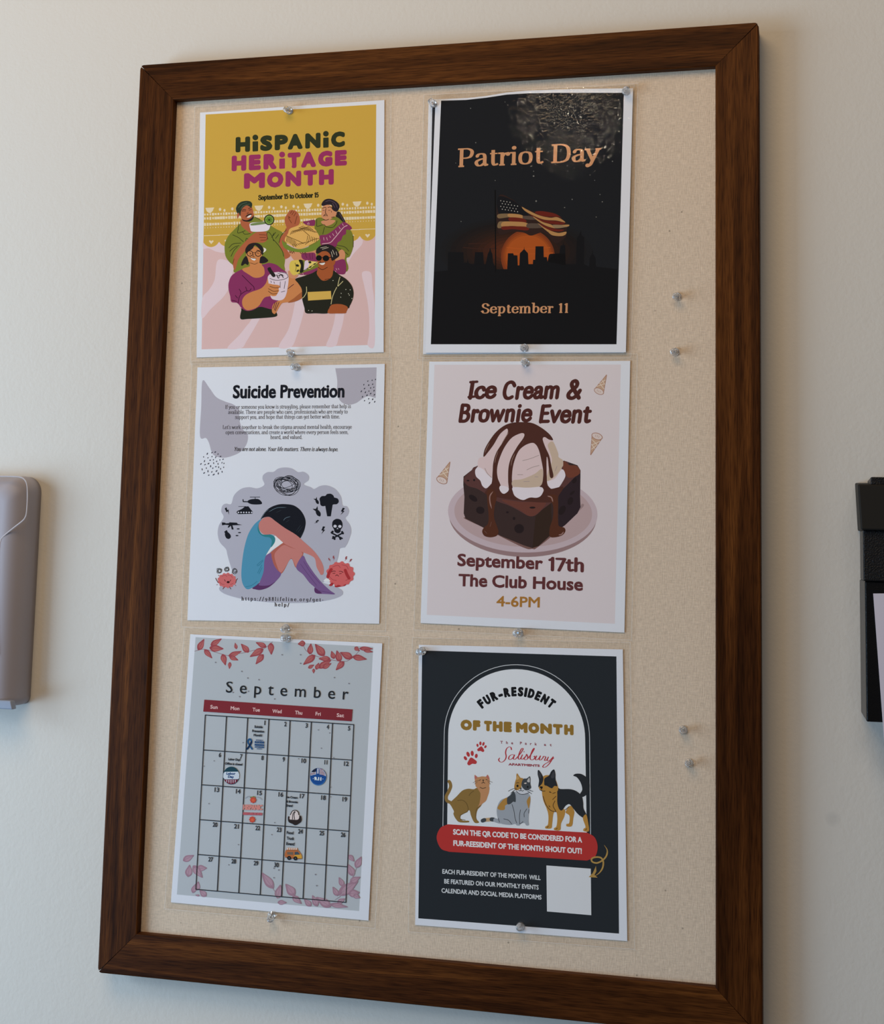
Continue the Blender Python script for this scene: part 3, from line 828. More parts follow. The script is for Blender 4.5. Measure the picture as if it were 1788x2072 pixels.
b.f(A2, '7d2f52', (1250, 560), (1330, 545), (1400, 500), (1470, 440), (1530, 400), (1590, 430), (1625, 470), (1600, 492), (1560, 490), (1555, 540), (1520, 560), (1500, 610), (1460, 640), (1440, 690), (1390, 710), (1290, 690), (1255, 640))
b.strokes(A2, 'c39a9c', 9, [(1280, 655), (1370, 640), (1420, 590), (1470, 530), (1530, 460), (1570, 440)])
b.strokes(A2, 'c39a9c', 6, [(1300, 610), (1295, 580)], [(1340, 610), (1330, 580)], [(1375, 580), (1365, 560)], [(1415, 560), (1400, 535)], [(1450, 535), (1435, 500)], [(1490, 480), (1475, 455)], [(1525, 440), (1515, 420)], [(1105, 412), (1115, 430)], [(1120, 405), (1128, 425)])
b.strokes(A2, '25281a', 6, [(1215, 370), (1215, 430), (1222, 450), (1300, 430), (1325, 455), (1400, 462), (1440, 420), (1452, 385)], [(1305, 460), (1285, 540)], [(1430, 690), (1500, 720), (1580, 780)], [(1450, 670), (1540, 690), (1590, 740)], [(1640, 560), (1640, 690)])
b.f(A2, SK2, (1380, 900), (1450, 780), (1500, 720), (1545, 760), (1530, 850), (1440, 920), (1390, 960))
b.f(A2, SK2, (1040, 740), (1120, 750), (1190, 700), (1210, 780), (1190, 850), (1100, 850), (1020, 840), (960, 850), (910, 790), (895, 740))
b.f(A2, '7d2f52', (1040, 770), (1110, 760), (1190, 760), (1210, 820), (1230, 870), (1140, 860), (1050, 830))
b.f(A2, '7d2f52', (1020, 1015), (1150, 960), (1300, 900), (1420, 860), (1540, 840), (1546, 1000), (1400, 1002))
b.strokes(A2, 'c39a9c', 5, [(1450, 960), (1440, 940)], [(1475, 955), (1465, 940)], [(1440, 985), (1430, 970)], [(1060, 1010), (1050, 995)])
b.strokes(A2, '4d1c33', 5, [(1080, 770), (1100, 820)], [(1130, 765), (1140, 830)], [(1165, 765), (1165, 830)])
# tray of tamales
tr = P1.part('printed_tray_of_tamales')
tr.f(A2, '6d7a2f', (810, 610), (850, 650), (940, 700), (1020, 716), (1110, 690), (1200, 650), (1255, 600), (1245, 680), (1190, 730), (1100, 752), (1010, 752), (900, 735), (830, 690))
tr.f(A2, 'cf9d57', (1045, 425), (1110, 445), (1190, 480), (1220, 520), (1245, 570), (1235, 610), (1150, 660), (1020, 715), (930, 680), (850, 630), (845, 590), (880, 530), (900, 480), (970, 450))
T = []
for k in range(11): T.append([(905 + 19*k, 540 - 8*k + 6), (930 + 19*k, 505 - 5*k), (950 + 22*k, 512 - 2*k)])
for k in range(9): T.append([(1005 + 22*k, 470 + 6*k), (1060 + 20*k, 445 + 9*k)])
for k in range(8): T.append([(870 + 14*k, 560 + 9*k), (862 + 16*k, 625 + 9*k)])
for k in range(9): T.append([(930 + 20*k, 640 - 3*k + 20), (945 + 22*k, 690 - 8*k)])
for k in range(6): T.append([(1110 + 20*k, 560 + 5*k), (1100 + 22*k, 620 + 2*k)])
tr.strokes(A2, '5a3c1c', 6, *T)
tr.strokes(A2, '6b4a22', 7, [(860, 560), (930, 590), (1000, 620), (1060, 650)], [(1020, 470), (1060, 500), (1130, 560)], [(1080, 660), (1160, 610), (1240, 590)])
tr.strokes(A2, '4a2c1c', 6, [(895, 735), (905, 760), (915, 740), (930, 765), (942, 742), (955, 762)], [(1020, 752), (1035, 770), (1050, 755), (1065, 772), (1080, 755), (1095, 775)])
# girl with the cup
w = P1.part('printed_woman_in_purple')
w.f(A3, '24261c', (335, 850), (345, 830), (560, 800), (690, 825), (745, 880), (740, 925), (600, 942), (420, 953), (325, 952))
w.f(A3, '7f2f55', (330, 380), (410, 360), (590, 318), (660, 300), (740, 320), (800, 365), (860, 410), (880, 480), (870, 600), (820, 700), (740, 760), (700, 840), (560, 812), (470, 850), (400, 860), (340, 830), (290, 770), (220, 755), (205, 690), (185, 600), (190, 520), (230, 440))
w.f(A3, SK3, (345, 375), (430, 340), (440, 300), (560, 300), (575, 325), (600, 360), (605, 430), (560, 466), (490, 472), (430, 440))
w.f(A3, SK3, (395, 150), (440, 120), (500, 110), (560, 150), (575, 210), (560, 270), (520, 310), (470, 312), (420, 285), (395, 230))
w.f(A3, INKD, (388, 190), (382, 140), (420, 85), (480, 65), (540, 75), (585, 120), (592, 190), (575, 205), (560, 160), (520, 110), (490, 95), (470, 130), (430, 160), (405, 180))
w.f(A3, INKD, (375, 230), (400, 225), (420, 290), (410, 325), (380, 310), (350, 330), (332, 325), (345, 280))
w.f(A3, INKD, (560, 230), (600, 225), (645, 265), (640, 285), (610, 300), (560, 305), (548, 285))
w.f(A3, 'd8c6bb', (592, 120), (625, 140), (615, 165), (590, 180), (600, 150))
for cx, cy in ((435, 190), (532, 192)):
    w.polys(A3, '2a1c18', ribbon(disc(cx, cy, 33, 31, n=18) + [(cx+33, cy)], 8))
w.strokes(A3, '2a1c18', 6, [(466, 184), (482, 178), (500, 186)], [(430, 182), (446, 190), (436, 200)], [(515, 182), (540, 190)], [(480, 200), (470, 225), (492, 228)], [(405, 160), (440, 142)], [(515, 150), (550, 158)])
w.f(A3, 'e3d3c9', (442, 238), (470, 246), (505, 250), (490, 272), (460, 262))
w.strokes(A3, '2a1c18', 5, [(440, 236), (470, 246), (508, 250)], [(440, 300), (490, 314), (525, 300)])
w.f(A3, SK3, (880, 430), (960, 480), (1010, 540), (1045, 620), (1052, 680), (1010, 725), (930, 755), (850, 762), (800, 780), (740, 880), (715, 895), (692, 860), (710, 780), (800, 720), (870, 640))
w.f(A3, '9b5733', (1050, 660), (1040, 712), (960, 752), (880, 762), (950, 710), (1010, 660), (1040, 640))
w.f(A3, SK3, (345, 740), (380, 680), (450, 640), (560, 600), (620, 540), (650, 470), (690, 560), (760, 560), (785, 600), (760, 650), (740, 685), (660, 690), (600, 710), (540, 800), (470, 840), (400, 850), (355, 810))
w.strokes(A3, '3a1128', 7, [(345, 445), (400, 500), (440, 540), (480, 580), (485, 612)], [(310, 605), (330, 640), (325, 660)], [(385, 580), (400, 620)], [(450, 600), (430, 625), (385, 630), (320, 680), (295, 770)], [(225, 735), (280, 748)], [(265, 680), (290, 710)], [(730, 760), (705, 830)], [(750, 760), (720, 850)], [(775, 760), (730, 860)], [(880, 600), (945, 550)])
cu = P1.part('printed_paper_cup')
cu.f(A3, 'cdb6bd', (645, 460), (690, 420), (770, 405), (850, 415), (885, 450), (880, 560), (850, 690), (800, 735), (720, 730), (680, 700), (665, 600), (650, 520))
cu.f(A3, INKD, (640, 365), (672, 350), (690, 380), (735, 445), (705, 465), (660, 410))
cu.strokes(A3, '3b2b30', 6, [(668, 480), (720, 500), (790, 500), (860, 480), (880, 455), (850, 420), (780, 408)], [(715, 520), (722, 540)], [(680, 510), (685, 530)], [(790, 520), (788, 590)], [(848, 515), (835, 600)], [(800, 640), (845, 628)], [(745, 440), (770, 480), (790, 440), (830, 450)], [(760, 420), (820, 440)])
cu.strokes(A3, INKD, 10, [(750, 440), (765, 475)], [(770, 450), (800, 440), (825, 470)])
cu.f(A3, SK3, (650, 545), (700, 550), (770, 560), (785, 580), (770, 600), (775, 625), (760, 650), (735, 685), (680, 680), (650, 620))
cu.strokes(A3, '4a2a1a', 6, [(668, 572), (720, 590), (770, 590)], [(650, 600), (710, 630), (765, 625)], [(650, 630), (700, 662), (755, 655)])
# man in the dark shirt with pizza
z = P1.part('printed_man_in_dark_shirt')
z.f(A3, '25231b', (965, 488), (1060, 455), (1160, 420), (1225, 385), (1300, 380), (1400, 385), (1480, 440), (1560, 490), (1620, 560), (1644, 640), (1635, 720), (1600, 800), (1570, 830), (1380, 800), (1350, 885), (1200, 888), (1090, 885), (1070, 820), (1045, 720), (1040, 610), (1000, 540))
z.f(A3, SK4, (1345, 885), (1365, 820), (1400, 785), (1500, 782), (1575, 815), (1560, 870), (1545, 888), (1450, 890))
z.f(A3, SK4, (1225, 380), (1240, 340), (1400, 330), (1405, 400), (1390, 460), (1340, 500), (1280, 505), (1235, 460), (1215, 420))
z.f(A3, SK4, (1230, 200), (1260, 170), (1330, 165), (1380, 200), (1430, 270), (1420, 320), (1380, 350), (1320, 378), (1270, 372), (1235, 330), (1220, 280))
z.f(A3, INKD, (1205, 180), (1220, 130), (1270, 95), (1340, 82), (1410, 105), (1460, 160), (1478, 215), (1440, 250), (1395, 275), (1380, 240), (1370, 200), (1330, 165), (1280, 165), (1235, 190))
z.strokes(A3, 'c8b7a0', 5, [(1260, 125), (1330, 110)], [(1280, 140), (1350, 120)], [(1400, 150), (1420, 200)], [(1440, 170), (1450, 210)], [(1385, 170), (1400, 230)])
z.e(A3, '141413', 1240, 243, 34, 33); z.e(A3, '141413', 1322, 246, 38, 35)
z.strokes(A3, '141413', 8, [(1270, 236), (1290, 236)], [(1355, 240), (1385, 235)])
z.f(A3, 'e0cfc4', (1240, 300), (1280, 296), (1310, 294), (1300, 318), (1270, 322))
z.strokes(A3, '2b1710', 6, [(1235, 300), (1280, 298), (1318, 290)], [(1230, 350), (1280, 378), (1340, 350)], [(1310, 495), (1360, 486)], [(1260, 280), (1250, 295), (1270, 298)])
z.k(A3, 'c39a4b', (1108, 640), (1380, 627), (1386, 722), (1114, 740))
z.strokes(A3, 'b9a878', 8, [(1485, 465), (1470, 520), (1460, 570)], [(1520, 515), (1490, 545), (1465, 570)], [(1448, 585), (1420, 640), (1395, 710), (1382, 780)], [(1095, 580), (1095, 640), (1070, 690), (1045, 712)])
z.many(A3, 'c9bfa8', [disc(1555+dx, 610+dy, 6, 4, 20*i, 8) for i, (dx, dy) in enumerate(((0, 0), (50, 4), (-55, 45), (-60, 90), (30, 50), (40, 66), (70, 105), (-435, 245), (-395, 250), (-150, -105)))])
pz = P1.part('printed_pizza_slice')
pz.f(A3, SK2, (880, 400), (905, 395), (960, 440), (1000, 440), (960, 480), (900, 470))
pz.f(A3, 'c9ab4e', (895, 330), (915, 280), (960, 268), (1020, 270), (1040, 330), (1030, 400), (970, 440), (930, 435), (900, 390))
pz.f(A3, '232319', (1005, 268), (1045, 270), (1060, 330), (1055, 400), (1030, 415), (1015, 400), (1030, 330))
pz.k(A3, 'cdb6bd', (1075, 280), (1105, 265), (1150, 320), (1090, 380), (1062, 390))
pz.f(A3, 'd2b663', (1110, 275), (1160, 280), (1228, 292), (1170, 340), (1130, 370), (1115, 350), (1130, 310))
pz.many(A3, '2a2a1c', [disc(990, 330, 20, 14, 20, 10), disc(995, 392, 20, 12, -30, 10), disc(1135, 292, 18, 14, 10, 10), disc(1190, 312, 16, 8, -25, 10), disc(1140, 348, 18, 8, -35, 10)])
pz.strokes(A3, '2a2a1c', 5, [(962, 300), (975, 350), (965, 400)], [(1060, 390), (1110, 360), (1220, 292)])
P1.build()
# ------------------------------------------------------------------ black flag poster (top right) and the sheet behind it
B1 = crop(840, 160, 460); B2 = crop(840, 380, 460); B3 = crop(840, 560, 460)
PB = Sheet('laminated_poster', [(867, 201.5), (1272, 182), (1262, 714), (855.4, 716.6)], -0.0008, 'c3c5cc',
           'black printed sheet peeking out at the left edge from behind the black flag poster', margin=0.006)
q = PB.part('printed_background')
q.k(ident, '26262a', (874.5, 213.5), (1262, 193), (1254, 704), (864.5, 710))
PB.build()
P2 = Sheet('laminated_poster', [(881, 200), (1280.4, 178.5), (1265.8, 713), (860.6, 713.8)], -0.0026, 'c3c5cc',
           'laminated black poster with a waving flag over a dark skyline, top right on the board', margin=0.0055)
top_curve = [B1(p) for p in ((158, 182), (230, 158), (400, 150), (560, 132), (720, 105), (880, 90), (1100, 82), (1400, 76), (1712, 72))]
q = P2.part('printed_background')
blk = [B1(p) for p in ((203, 170), (400, 164), (560, 146), (720, 122), (880, 112), (1100, 108), (1400, 108), (1640, 108))]
q.polys(ident, '1b1c1f', [blk + [B3((1582, 531)), B3((122, 531))]])
# the printed evening glow
def glow(cx, cy, rx, ry, cols):
    n = len(cols)
    for i, c in enumerate(cols):
        s = 1 - i / n
        q.e(B2, c, cx, cy, rx * s, ry * s, 0, 48)
glow(790, 500, 600, 270, ['1b1b1d', '1b1a1b', '1c1818', '1f1918', '231a17', '271b17', '2c1c16', '321e16', '392017', '422317', '4b2617', '552917', '602d17', '6b3118'])
sk = P2.part('printed_sun_and_skyline')
suncols = ['6f341b', '7c3a1a', '8a421b', '97491d']
for i, c in enumerate(suncols): sk.e(B2, c, 885, 545 - 6*i, 212 - 14*i, 218 - 22*i, 0, 48)
sk.strokes(B2, 'a04c1e', 6, [(720, 470), (860, 480), (1060, 470)], [(720, 510), (900, 520), (1080, 512)]); sk.strokes(B2, '35201a', 6, [(380, 470), (520, 480), (640, 476)], [(420, 440), (560, 436)])
city = [(124, 1228), (150, 660), (255, 650), (257, 506), (378, 506), (382, 590), (405, 588), (412, 560), (420, 590), (440, 600), (462, 600), (470, 506), (532, 506), (540, 600), (553, 600), (570, 520), (580, 500), (588, 470), (596, 500), (606, 520), (612, 590), (640, 640), (722, 640), (728, 515), (770, 515), (774, 530), (803, 532), (806, 610), (818, 610), (822, 515), (853, 484), (856, 460), (858, 484), (886, 515), (890, 600), (924, 600), (926, 566), (942, 566), (945, 460), (1008, 460), (1010, 545), (1034, 545), (1040, 580), (1050, 530), (1060, 520), (1134, 516), (1142, 455), (1160, 450), (1163, 420), (1166, 450), (1178, 452), (1182, 600), (1264, 600), (1270, 395), (1285, 376), (1303, 330), (1306, 374), (1328, 390), (1326, 600), (1366, 620), (1370, 550), (1390, 520), (1394, 480), (1398, 520), (1418, 555), (1420, 620), (1588, 640), (1580, 1228)]
sk.polys(B2, '141416', [city])
sk.k(B2, '100f10', (1040, 580), (1090, 520), (1134, 516), (1180, 520), (1182, 610))
fl = P2.part('printed_waving_flag')
fl.strokes(B2, '0f0e0e', 9, [(628, 20), (630, 350), (632, 660)], smooth=False)
CRM, RED, DK, NAV = '9c7448', '5c2018', '2c1e1b', '17171a'
fl.f(B2, DK, (652, 70), (760, 90), (830, 145), (930, 185), (1010, 185), (1110, 205), (1180, 270), (1208, 292), (1192, 320), (1188, 370), (1170, 400), (1110, 436), (1075, 415), (1045, 375), (990, 352), (910, 376), (850, 352), (760, 345), (650, 350))
fl.f(B2, NAV, (652, 70), (760, 95), (830, 150), (890, 215), (820, 212), (740, 200), (655, 200))
fl.f(B2, '6f5a40', (652, 208), (740, 203), (830, 212), (848, 240), (740, 232), (655, 240))
fl.f(B2, CRM, (735, 204), (830, 212), (848, 238), (740, 230))
fl.f(B2, RED, (742, 233), (850, 242), (868, 272), (750, 266))
fl.f(B2, '6f5a40', (654, 272), (700, 264), (870, 274), (884, 304), (760, 298), (654, 318))
fl.f(B2, CRM, (690, 268), (780, 266), (868, 274), (882, 306), (760, 300), (680, 304))
fl.f(B2, RED, (680, 306), (760, 302), (882, 308), (880, 335), (770, 326), (690, 330))
fl.f(B2, '4d4038', (848, 222), (930, 226), (950, 250), (860, 246)); fl.f(B2, '4d4038', (884, 282), (985, 284), (1010, 312), (888, 316))
fl.f(B2, CRM, (838, 150), (880, 172), (970, 215), (1060, 235), (1120, 232), (1180, 272), (1110, 258), (1010, 250), (920, 215), (860, 180))
fl.f(B2, RED, (940, 190), (1000, 184), (1100, 205), (1150, 238), (1120, 228), (1040, 228), (970, 212))
fl.f(B2, RED, (905, 212), (1000, 252), (1100, 262), (1176, 276), (1140, 290), (1050, 280), (960, 250))
fl.f(B2, CRM, (925, 225), (1000, 268), (1070, 290), (1100, 318), (1030, 300), (965, 262))
fl.f(B2, '7e6a50', (1080, 292), (1150, 292), (1206, 292), (1196, 306), (1120, 318), (1090, 312))
fl.f(B2, CRM, (1150, 294), (1208, 290), (1200, 304))
fl.f(B2, RED, (975, 278), (1040, 308), (1110, 325), (1170, 330), (1130, 344), (1040, 330))
fl.f(B2, CRM, (962, 278), (1010, 310), (1070, 340), (1130, 355), (1186, 346), (1170, 374), (1090, 372), (1040, 345))
fl.f(B2, CRM, (1050, 346), (1120, 356), (1188, 346), (1160, 378), (1080, 374))
random.seed(2)
fl.many(B2, 'a8a49c', [disc(672 + 24*(k % 6) + (12 if (k // 6) % 2 else 0), 102 + 22*(k // 6) + 4*(k % 6), 4, n=6) for k in range(24) if 672 + 24*(k % 6) < 760 + 2.5*22*(k // 6)])
P2.each('printed_star', ident, '6b6a66', [disc(p[0], p[1], r, n=8) for p, r in ((B1((435, 230)), 1.0), (B1((475, 500)), 1.1), (B1((930, 763)), 1.7), (B1((628, 798)), .9), (B1((950, 960)), 1.7), (B1((1233, 946)), 1.2), (B1((1045, 570)), 1.1), (B1((1195, 682)), 1.0), (B1((1522, 620)), 1.2), (B1((1550, 647)), 1.2), (B1((1452, 908)), 1.0), (B1((318, 660)), .8), (B1((1410, 797)), .8), (B2((1470, 110)), 1.2), (B2((1175, 155)), 1.0), (B2((1422, 230)), 1.0), (B2((360, 265)), .9), (B1((705, 180)), .8), (B1((1172, 1010)), .9), (B1((930, 725)), .9))])
h = P2.part('heading_lettering')
h.text('Patriot Day', B1, (331, 690), (1458, 640), 140, 'b3835f', 0, 'serif', thick=11.5, thin=5, serif=9, dot=7.5)
d = P2.part('date_lettering')
d.text('September 11', B3, (515, 286), (1200, 282), 74, 'b3835f', 0, 'serif', thick=13, thin=5.5, serif=9.5, dot=7, spacing=2.5)
P2.build(outline=top_curve + [(1265.8, 713), (860.6, 713.8)], film_mat=M['film_wavy'])
# ------------------------------------------------------------------ white helpline poster (middle left)
C1 = crop(380, 730, 410); C2 = crop(370, 880, 420); C3 = crop(420, 1000, 320)
P3 = Sheet('laminated_poster', [(399.5, 743.3), (778.3, 736.2), (767, 1262), (379, 1255)], -0.0010, 'c9c5d0',
           'laminated white poster with a crouching cartoon figure in a grey cloud, middle left')
LAV, BLK = 'a299a6', '191a22'
q = P3.part('printed_blob')
q.f(C1, LAV, (129, 176), (190, 240), (250, 320), (330, 360), (400, 385), (450, 430), (455, 520), (480, 600), (528, 650), (520, 730), (470, 800), (390, 840), (310, 856), (240, 840), (208, 800), (188, 730), (160, 682), (107, 666), (118, 400))
q = P3.part('printed_blob')
q.polys(C1, LAV, [[(1665, 58)] + spline([(1300, 66), (1318, 180), (1315, 290), (1350, 360), (1410, 388), (1480, 375), (1540, 335), (1590, 312), (1657, 330)], n=6)])
D = [(1587, 180), (1625, 172), (1655, 165), (1552, 211), (1595, 215), (1630, 207), (1558, 245), (1612, 240), (1640, 234), (1530, 270), (1566, 278), (1597, 268), (1642, 264), (1540, 318), (1580, 305), (1612, 290), (1645, 300), (1558, 352), (1595, 335), (1630, 340), (1602, 372), (1648, 362)]
random.seed(7)
P3.each('printed_dash', C1, '30303a', [disc(x, y, random.uniform(6, 11), random.uniform(4, 5.5), -60 + random.uniform(-15, 15), 8) for x, y in D])
D = [(210, 162), (250, 153), (278, 148), (302, 165), (178, 190), (215, 197), (250, 187), (282, 192), (323, 186), (185, 226), (234, 218), (262, 214), (290, 228), (318, 215), (345, 210), (155, 250), (190, 256), (220, 247), (264, 243), (302, 250), (336, 240), (353, 245), (201, 286), (238, 270), (257, 287), (283, 274), (307, 278), (350, 279), (165, 297), (215, 313), (248, 319), (289, 311), (324, 292), (182, 328), (222, 347), (264, 342), (304, 332), (337, 318)]
P3.each('printed_dash', C2, '45434f', [disc(x, y, random.uniform(6, 11), random.uniform(4, 5.5), -60 + random.uniform(-40, 40), 8) for x, y in D])
h = P3.part('heading_lettering')
h.text('Suicide', C1, (395, 333), (775, 330), 118, BLK, 5.0, xh=0.70)
h.text('Prevention', C1, (814, 330), (1380, 325), 118, BLK, 5.0, xh=0.70)
t = P3.part('body_lettering')
for s, a, b in (('If you or someone you know is struggling, please remember that help is', (330, 424), (1437, 417)),
                ('available. There are people who care, professionals who are ready to', (355, 469), (1408, 464)),
                ('support you, and hope that things can get better with time.', (415, 513), (1338, 508)),
                ("Let's work together to break the stigma around mental health, encourage", (308, 602), (1445, 599)),
                ('open conversations, and create a world where every person feels seen,', (332, 647), (1413, 645)),
                ('heard, and valued.', (727, 690), (1008, 689))):
    t.text(s, C1, a, b, 33, '43414c', 0, 'serif', thick=9.5, thin=5, serif=7, dot=6)
t.text('You are not alone. Your life matters. There is always hope.', C1, (412, 795), (1323, 797), 34, '26252e', 0, 'serif', italic=0.28, thick=12, thin=5.5, serif=5, dot=6.5)
# cloud of troubles
CL = 'a39dac'
c = P3.part('printed_thought_cloud')
c.polys(ident, CL, [[C2(p) for p in spline([(640, 460), (700, 430), (685, 380), (692, 345), (730, 320), (780, 318), (820, 290), (880, 280), (940, 290), (990, 320), (1040, 318), (1082, 350), (1080, 390), (1040, 425), (1100, 450), (1130, 465), (1180, 440), (1240, 435), (1310, 465), (1360, 530), (1375, 605), (1410, 615), (1430, 650), (1420, 690), (1400, 720), (1440, 780), (1446, 850), (1400, 960), (1340, 980), (900, 1100), (420, 980), (330, 940), (300, 860), (310, 780), (350, 710), (330, 660), (340, 610), (370, 592), (415, 594), (440, 520), (500, 465), (570, 450)], True)],
                    [C3(p) for p in spline([(210, 500), (900, 300), (1500, 500), (1490, 620), (1460, 760), (1400, 890), (1300, 1000), (900, 1100), (420, 1060), (310, 940), (250, 780), (215, 640)], True)]])
c.e(C3, CL, 830, 1090, 702, 138, 2, 48)
sc_ = P3.part('printed_scribble')
random.seed(11)
L = []
for k in range(13):
    rx, ry = random.uniform(70, 140), random.uniform(38, 84); cx, cy = 885 + random.uniform(-24, 30), 428 + random.uniform(-16, 16)
    d = disc(cx, cy, rx, ry, random.uniform(-25, 25), 24); L.append(d + [d[0]])
sc_.strokes(C2, BLK, 4.2, *L, smooth=False)
def bolt(cr, x, y, s, r):
    f = xform(cr, x, y, s, r); P3.part('printed_lightning_bolt').k(f, BLK, (-8, -40), (16, -40), (4, -8), (20, -8), (-14, 44), (0, 4), (-18, 4))
i = P3.part('printed_helicopter')
i.f(C3, BLK, (450, 88), (480, 60), (570, 55), (612, 92), (600, 114), (500, 114)); i.strokes(C3, BLK, 12, [(400, 62), (402, 84), (460, 86)], smooth=False); i.strokes(C3, BLK, 7, [(480, 33), (590, 33)], [(537, 33), (537, 56)], smooth=False)
i = P3.part('printed_tank')
i.polys(C3, BLK, [[(335, 190), (390, 165), (420, 140), (460, 136), (490, 175), (512, 200), (505, 222), (345, 226), (325, 205)]]); i.strokes(C3, BLK, 6, [(350, 139), (430, 139)], smooth=False)
i.many(C3, 'bcb6c4', [disc(348 + 30*k, 206, 9, 9, 0, 10) for k in range(6)])
i = P3.part('printed_rifle')
i.k(C3, BLK, (160, 318), (198, 322), (204, 330), (240, 326), (246, 318), (330, 322), (340, 336), (392, 348), (340, 350), (280, 352), (295, 398), (272, 400), (262, 356), (240, 378), (224, 376), (240, 350), (200, 346), (162, 352))
i = P3.part('printed_grenade')
i.f(C3, BLK, (195, 460), (200, 435), (225, 428), (255, 455), (262, 485), (240, 506), (210, 495)); i.k(C3, BLK, (186, 425), (215, 404), (228, 428), (196, 440))
P3.each('printed_bullet', C3, '2a2a33', [disc(345, 392, 18, 7), disc(360, 434, 18, 7), disc(332, 468, 18, 7)])
i = P3.part('printed_mushroom_cloud')
i.f(C3, BLK, (1270, 90), (1265, 50), (1290, 22), (1330, 18), (1350, -2), (1395, -4), (1425, 20), (1430, 36), (1470, 50), (1482, 85), (1460, 112), (1420, 116), (1400, 132), (1345, 130), (1300, 136), (1275, 120))
i.k(C3, BLK, (1328, 125), (1412, 125), (1392, 250), (1350, 250))
for x, y, s, r in ((1235, 80, .85, -28), (1245, 205, 1.25, -30)):
    i = P3.part('printed_bomb')
    f = xform(C3, x, y, s, r); i.f(f, BLK, (-16, -10), (0, -30), (16, -10), (18, 20), (0, 42), (-18, 20)); i.k(f, BLK, (-26, -52), (0, -36), (26, -52), (14, -22), (-14, -22))
i = P3.part('printed_skull_and_bones')
i.f(C3, BLK, (1408, 360), (1412, 310), (1440, 284), (1470, 278), (1505, 292), (1524, 330), (1522, 372), (1505, 400), (1500, 425), (1470, 442), (1435, 425), (1428, 398))
i.many(C3, 'bcb6c4', [disc(1440, 362, 19, 17), disc(1494, 364, 19, 17), [(1467, 378), (1478, 394), (1456, 394)]])
i.strokes(C3, BLK, 17, [(1405, 440), (1520, 500)], [(1522, 440), (1412, 500)], smooth=False)
i.many(C3, BLK, [disc(x, y, 13) for x, y in ((1402, 434), (1412, 424), (1520, 428), (1528, 442), (1428, 492), (1420, 484), (1500, 505), (1496, 492), (1434, 505))])
for a in ((225, 190, 1.05, -38), (1525, 195, 1.05, 14), (1230, 314, .75, 45), (1305, 408, 1.1, 8)): bolt(C3, *a)
# seated figure
w = P3.part('printed_seated_person')
SKN, SKD, TEA, TED, PUR, PUD = 'b4706c', 'a3584e', '4b82a0', '2f727c', '70517f', '55305a'
w.f(C3, 'd1cddb', (760, 470), (860, 535), (720, 640), (650, 720), (700, 600))
w.f(C3, BLK, (600, 280), (640, 210), (700, 155), (790, 118), (880, 112), (980, 130), (1060, 195), (1105, 290), (1100, 380), (1065, 470), (1030, 495), (930, 420), (820, 360), (760, 300), (700, 258), (640, 262))
w.strokes(C3, '5d6b78', 5, [(605, 275), (650, 205), (690, 170)], [(690, 200), (780, 155), (890, 150)], [(780, 205), (830, 180)], [(855, 300), (880, 270), (935, 252)], [(885, 315), (920, 292)], [(1000, 420), (1050, 350)], [(1020, 430), (1070, 365)], [(1045, 480), (1090, 420)], taper=6)
w.f(C3, SKD, (640, 740), (720, 650), (860, 545), (900, 560), (1000, 610), (1060, 630), (1080, 680), (1000, 830), (940, 730), (830, 900), (720, 800))
w.f(C3, SKN, (755, 690), (790, 630), (860, 575), (930, 600), (1040, 640), (1070, 670), (1060, 700), (1005, 820), (975, 770), (945, 722), (910, 770), (830, 885), (780, 800))
w.f(C3, PUR, (640, 720), (710, 665), (725, 720), (750, 800), (790, 860), (830, 905), (770, 985), (680, 1055), (600, 1082), (540, 1075), (505, 1060), (580, 1010), (630, 860))
w.f(C3, PUD, (580, 1030), (690, 1030), (770, 985), (690, 1052), (600, 1082), (540, 1076), (508, 1060), (590, 1000))
w.f(C3, TEA, (580, 295), (520, 350), (460, 450), (420, 580), (395, 720), (380, 900), (395, 1010), (440, 1072), (500, 1060), (580, 1000), (630, 880), (640, 760), (660, 690), (720, 590), (760, 530), (750, 480), (700, 455), (620, 460), (580, 420), (570, 360), (610, 285))
w.f(C3, TED, (575, 340), (565, 400), (590, 450), (640, 480), (700, 490), (725, 530), (715, 600), (755, 550), (764, 500), (740, 468), (690, 452), (620, 455), (585, 410))
w.strokes(C3, '2f6c85', 6, [(560, 800), (590, 770), (625, 745)], [(560, 810), (585, 800), (625, 755)], [(565, 890), (590, 840), (612, 800)], [(580, 900), (605, 850), (615, 830)], [(430, 1048), (500, 1030), (560, 985)])
w.f(C3, SKN, (590, 310), (640, 265), (700, 260), (760, 300), (870, 380), (1000, 460), (1090, 540), (1180, 620), (1240, 690), (1290, 770), (1312, 840), (1308, 900), (1280, 912), (1260, 880), (1230, 820), (1212, 730), (1160, 690), (1060, 650), (950, 600), (870, 560), (800, 500), (740, 455), (640, 455), (590, 410), (576, 360))
w.f(C3, PUR, (1075, 695), (1120, 770), (1200, 890), (1290, 1000), (1380, 1085), (1438, 1130), (1330, 1128), (1230, 1122), (1205, 1090), (1210, 1055), (1150, 1000), (1080, 910), (1000, 828))
w.f(C3, PUD, (1210, 1058), (1250, 1085), (1290, 1118), (1240, 1122), (1208, 1095))
w.strokes(C3, '583a68', 5, [(1050, 790), (1130, 900), (1230, 1030)], [(1085, 760), (1160, 880), (1270, 1010)], [(1250, 1090), (1340, 1105), (1430, 1130)])
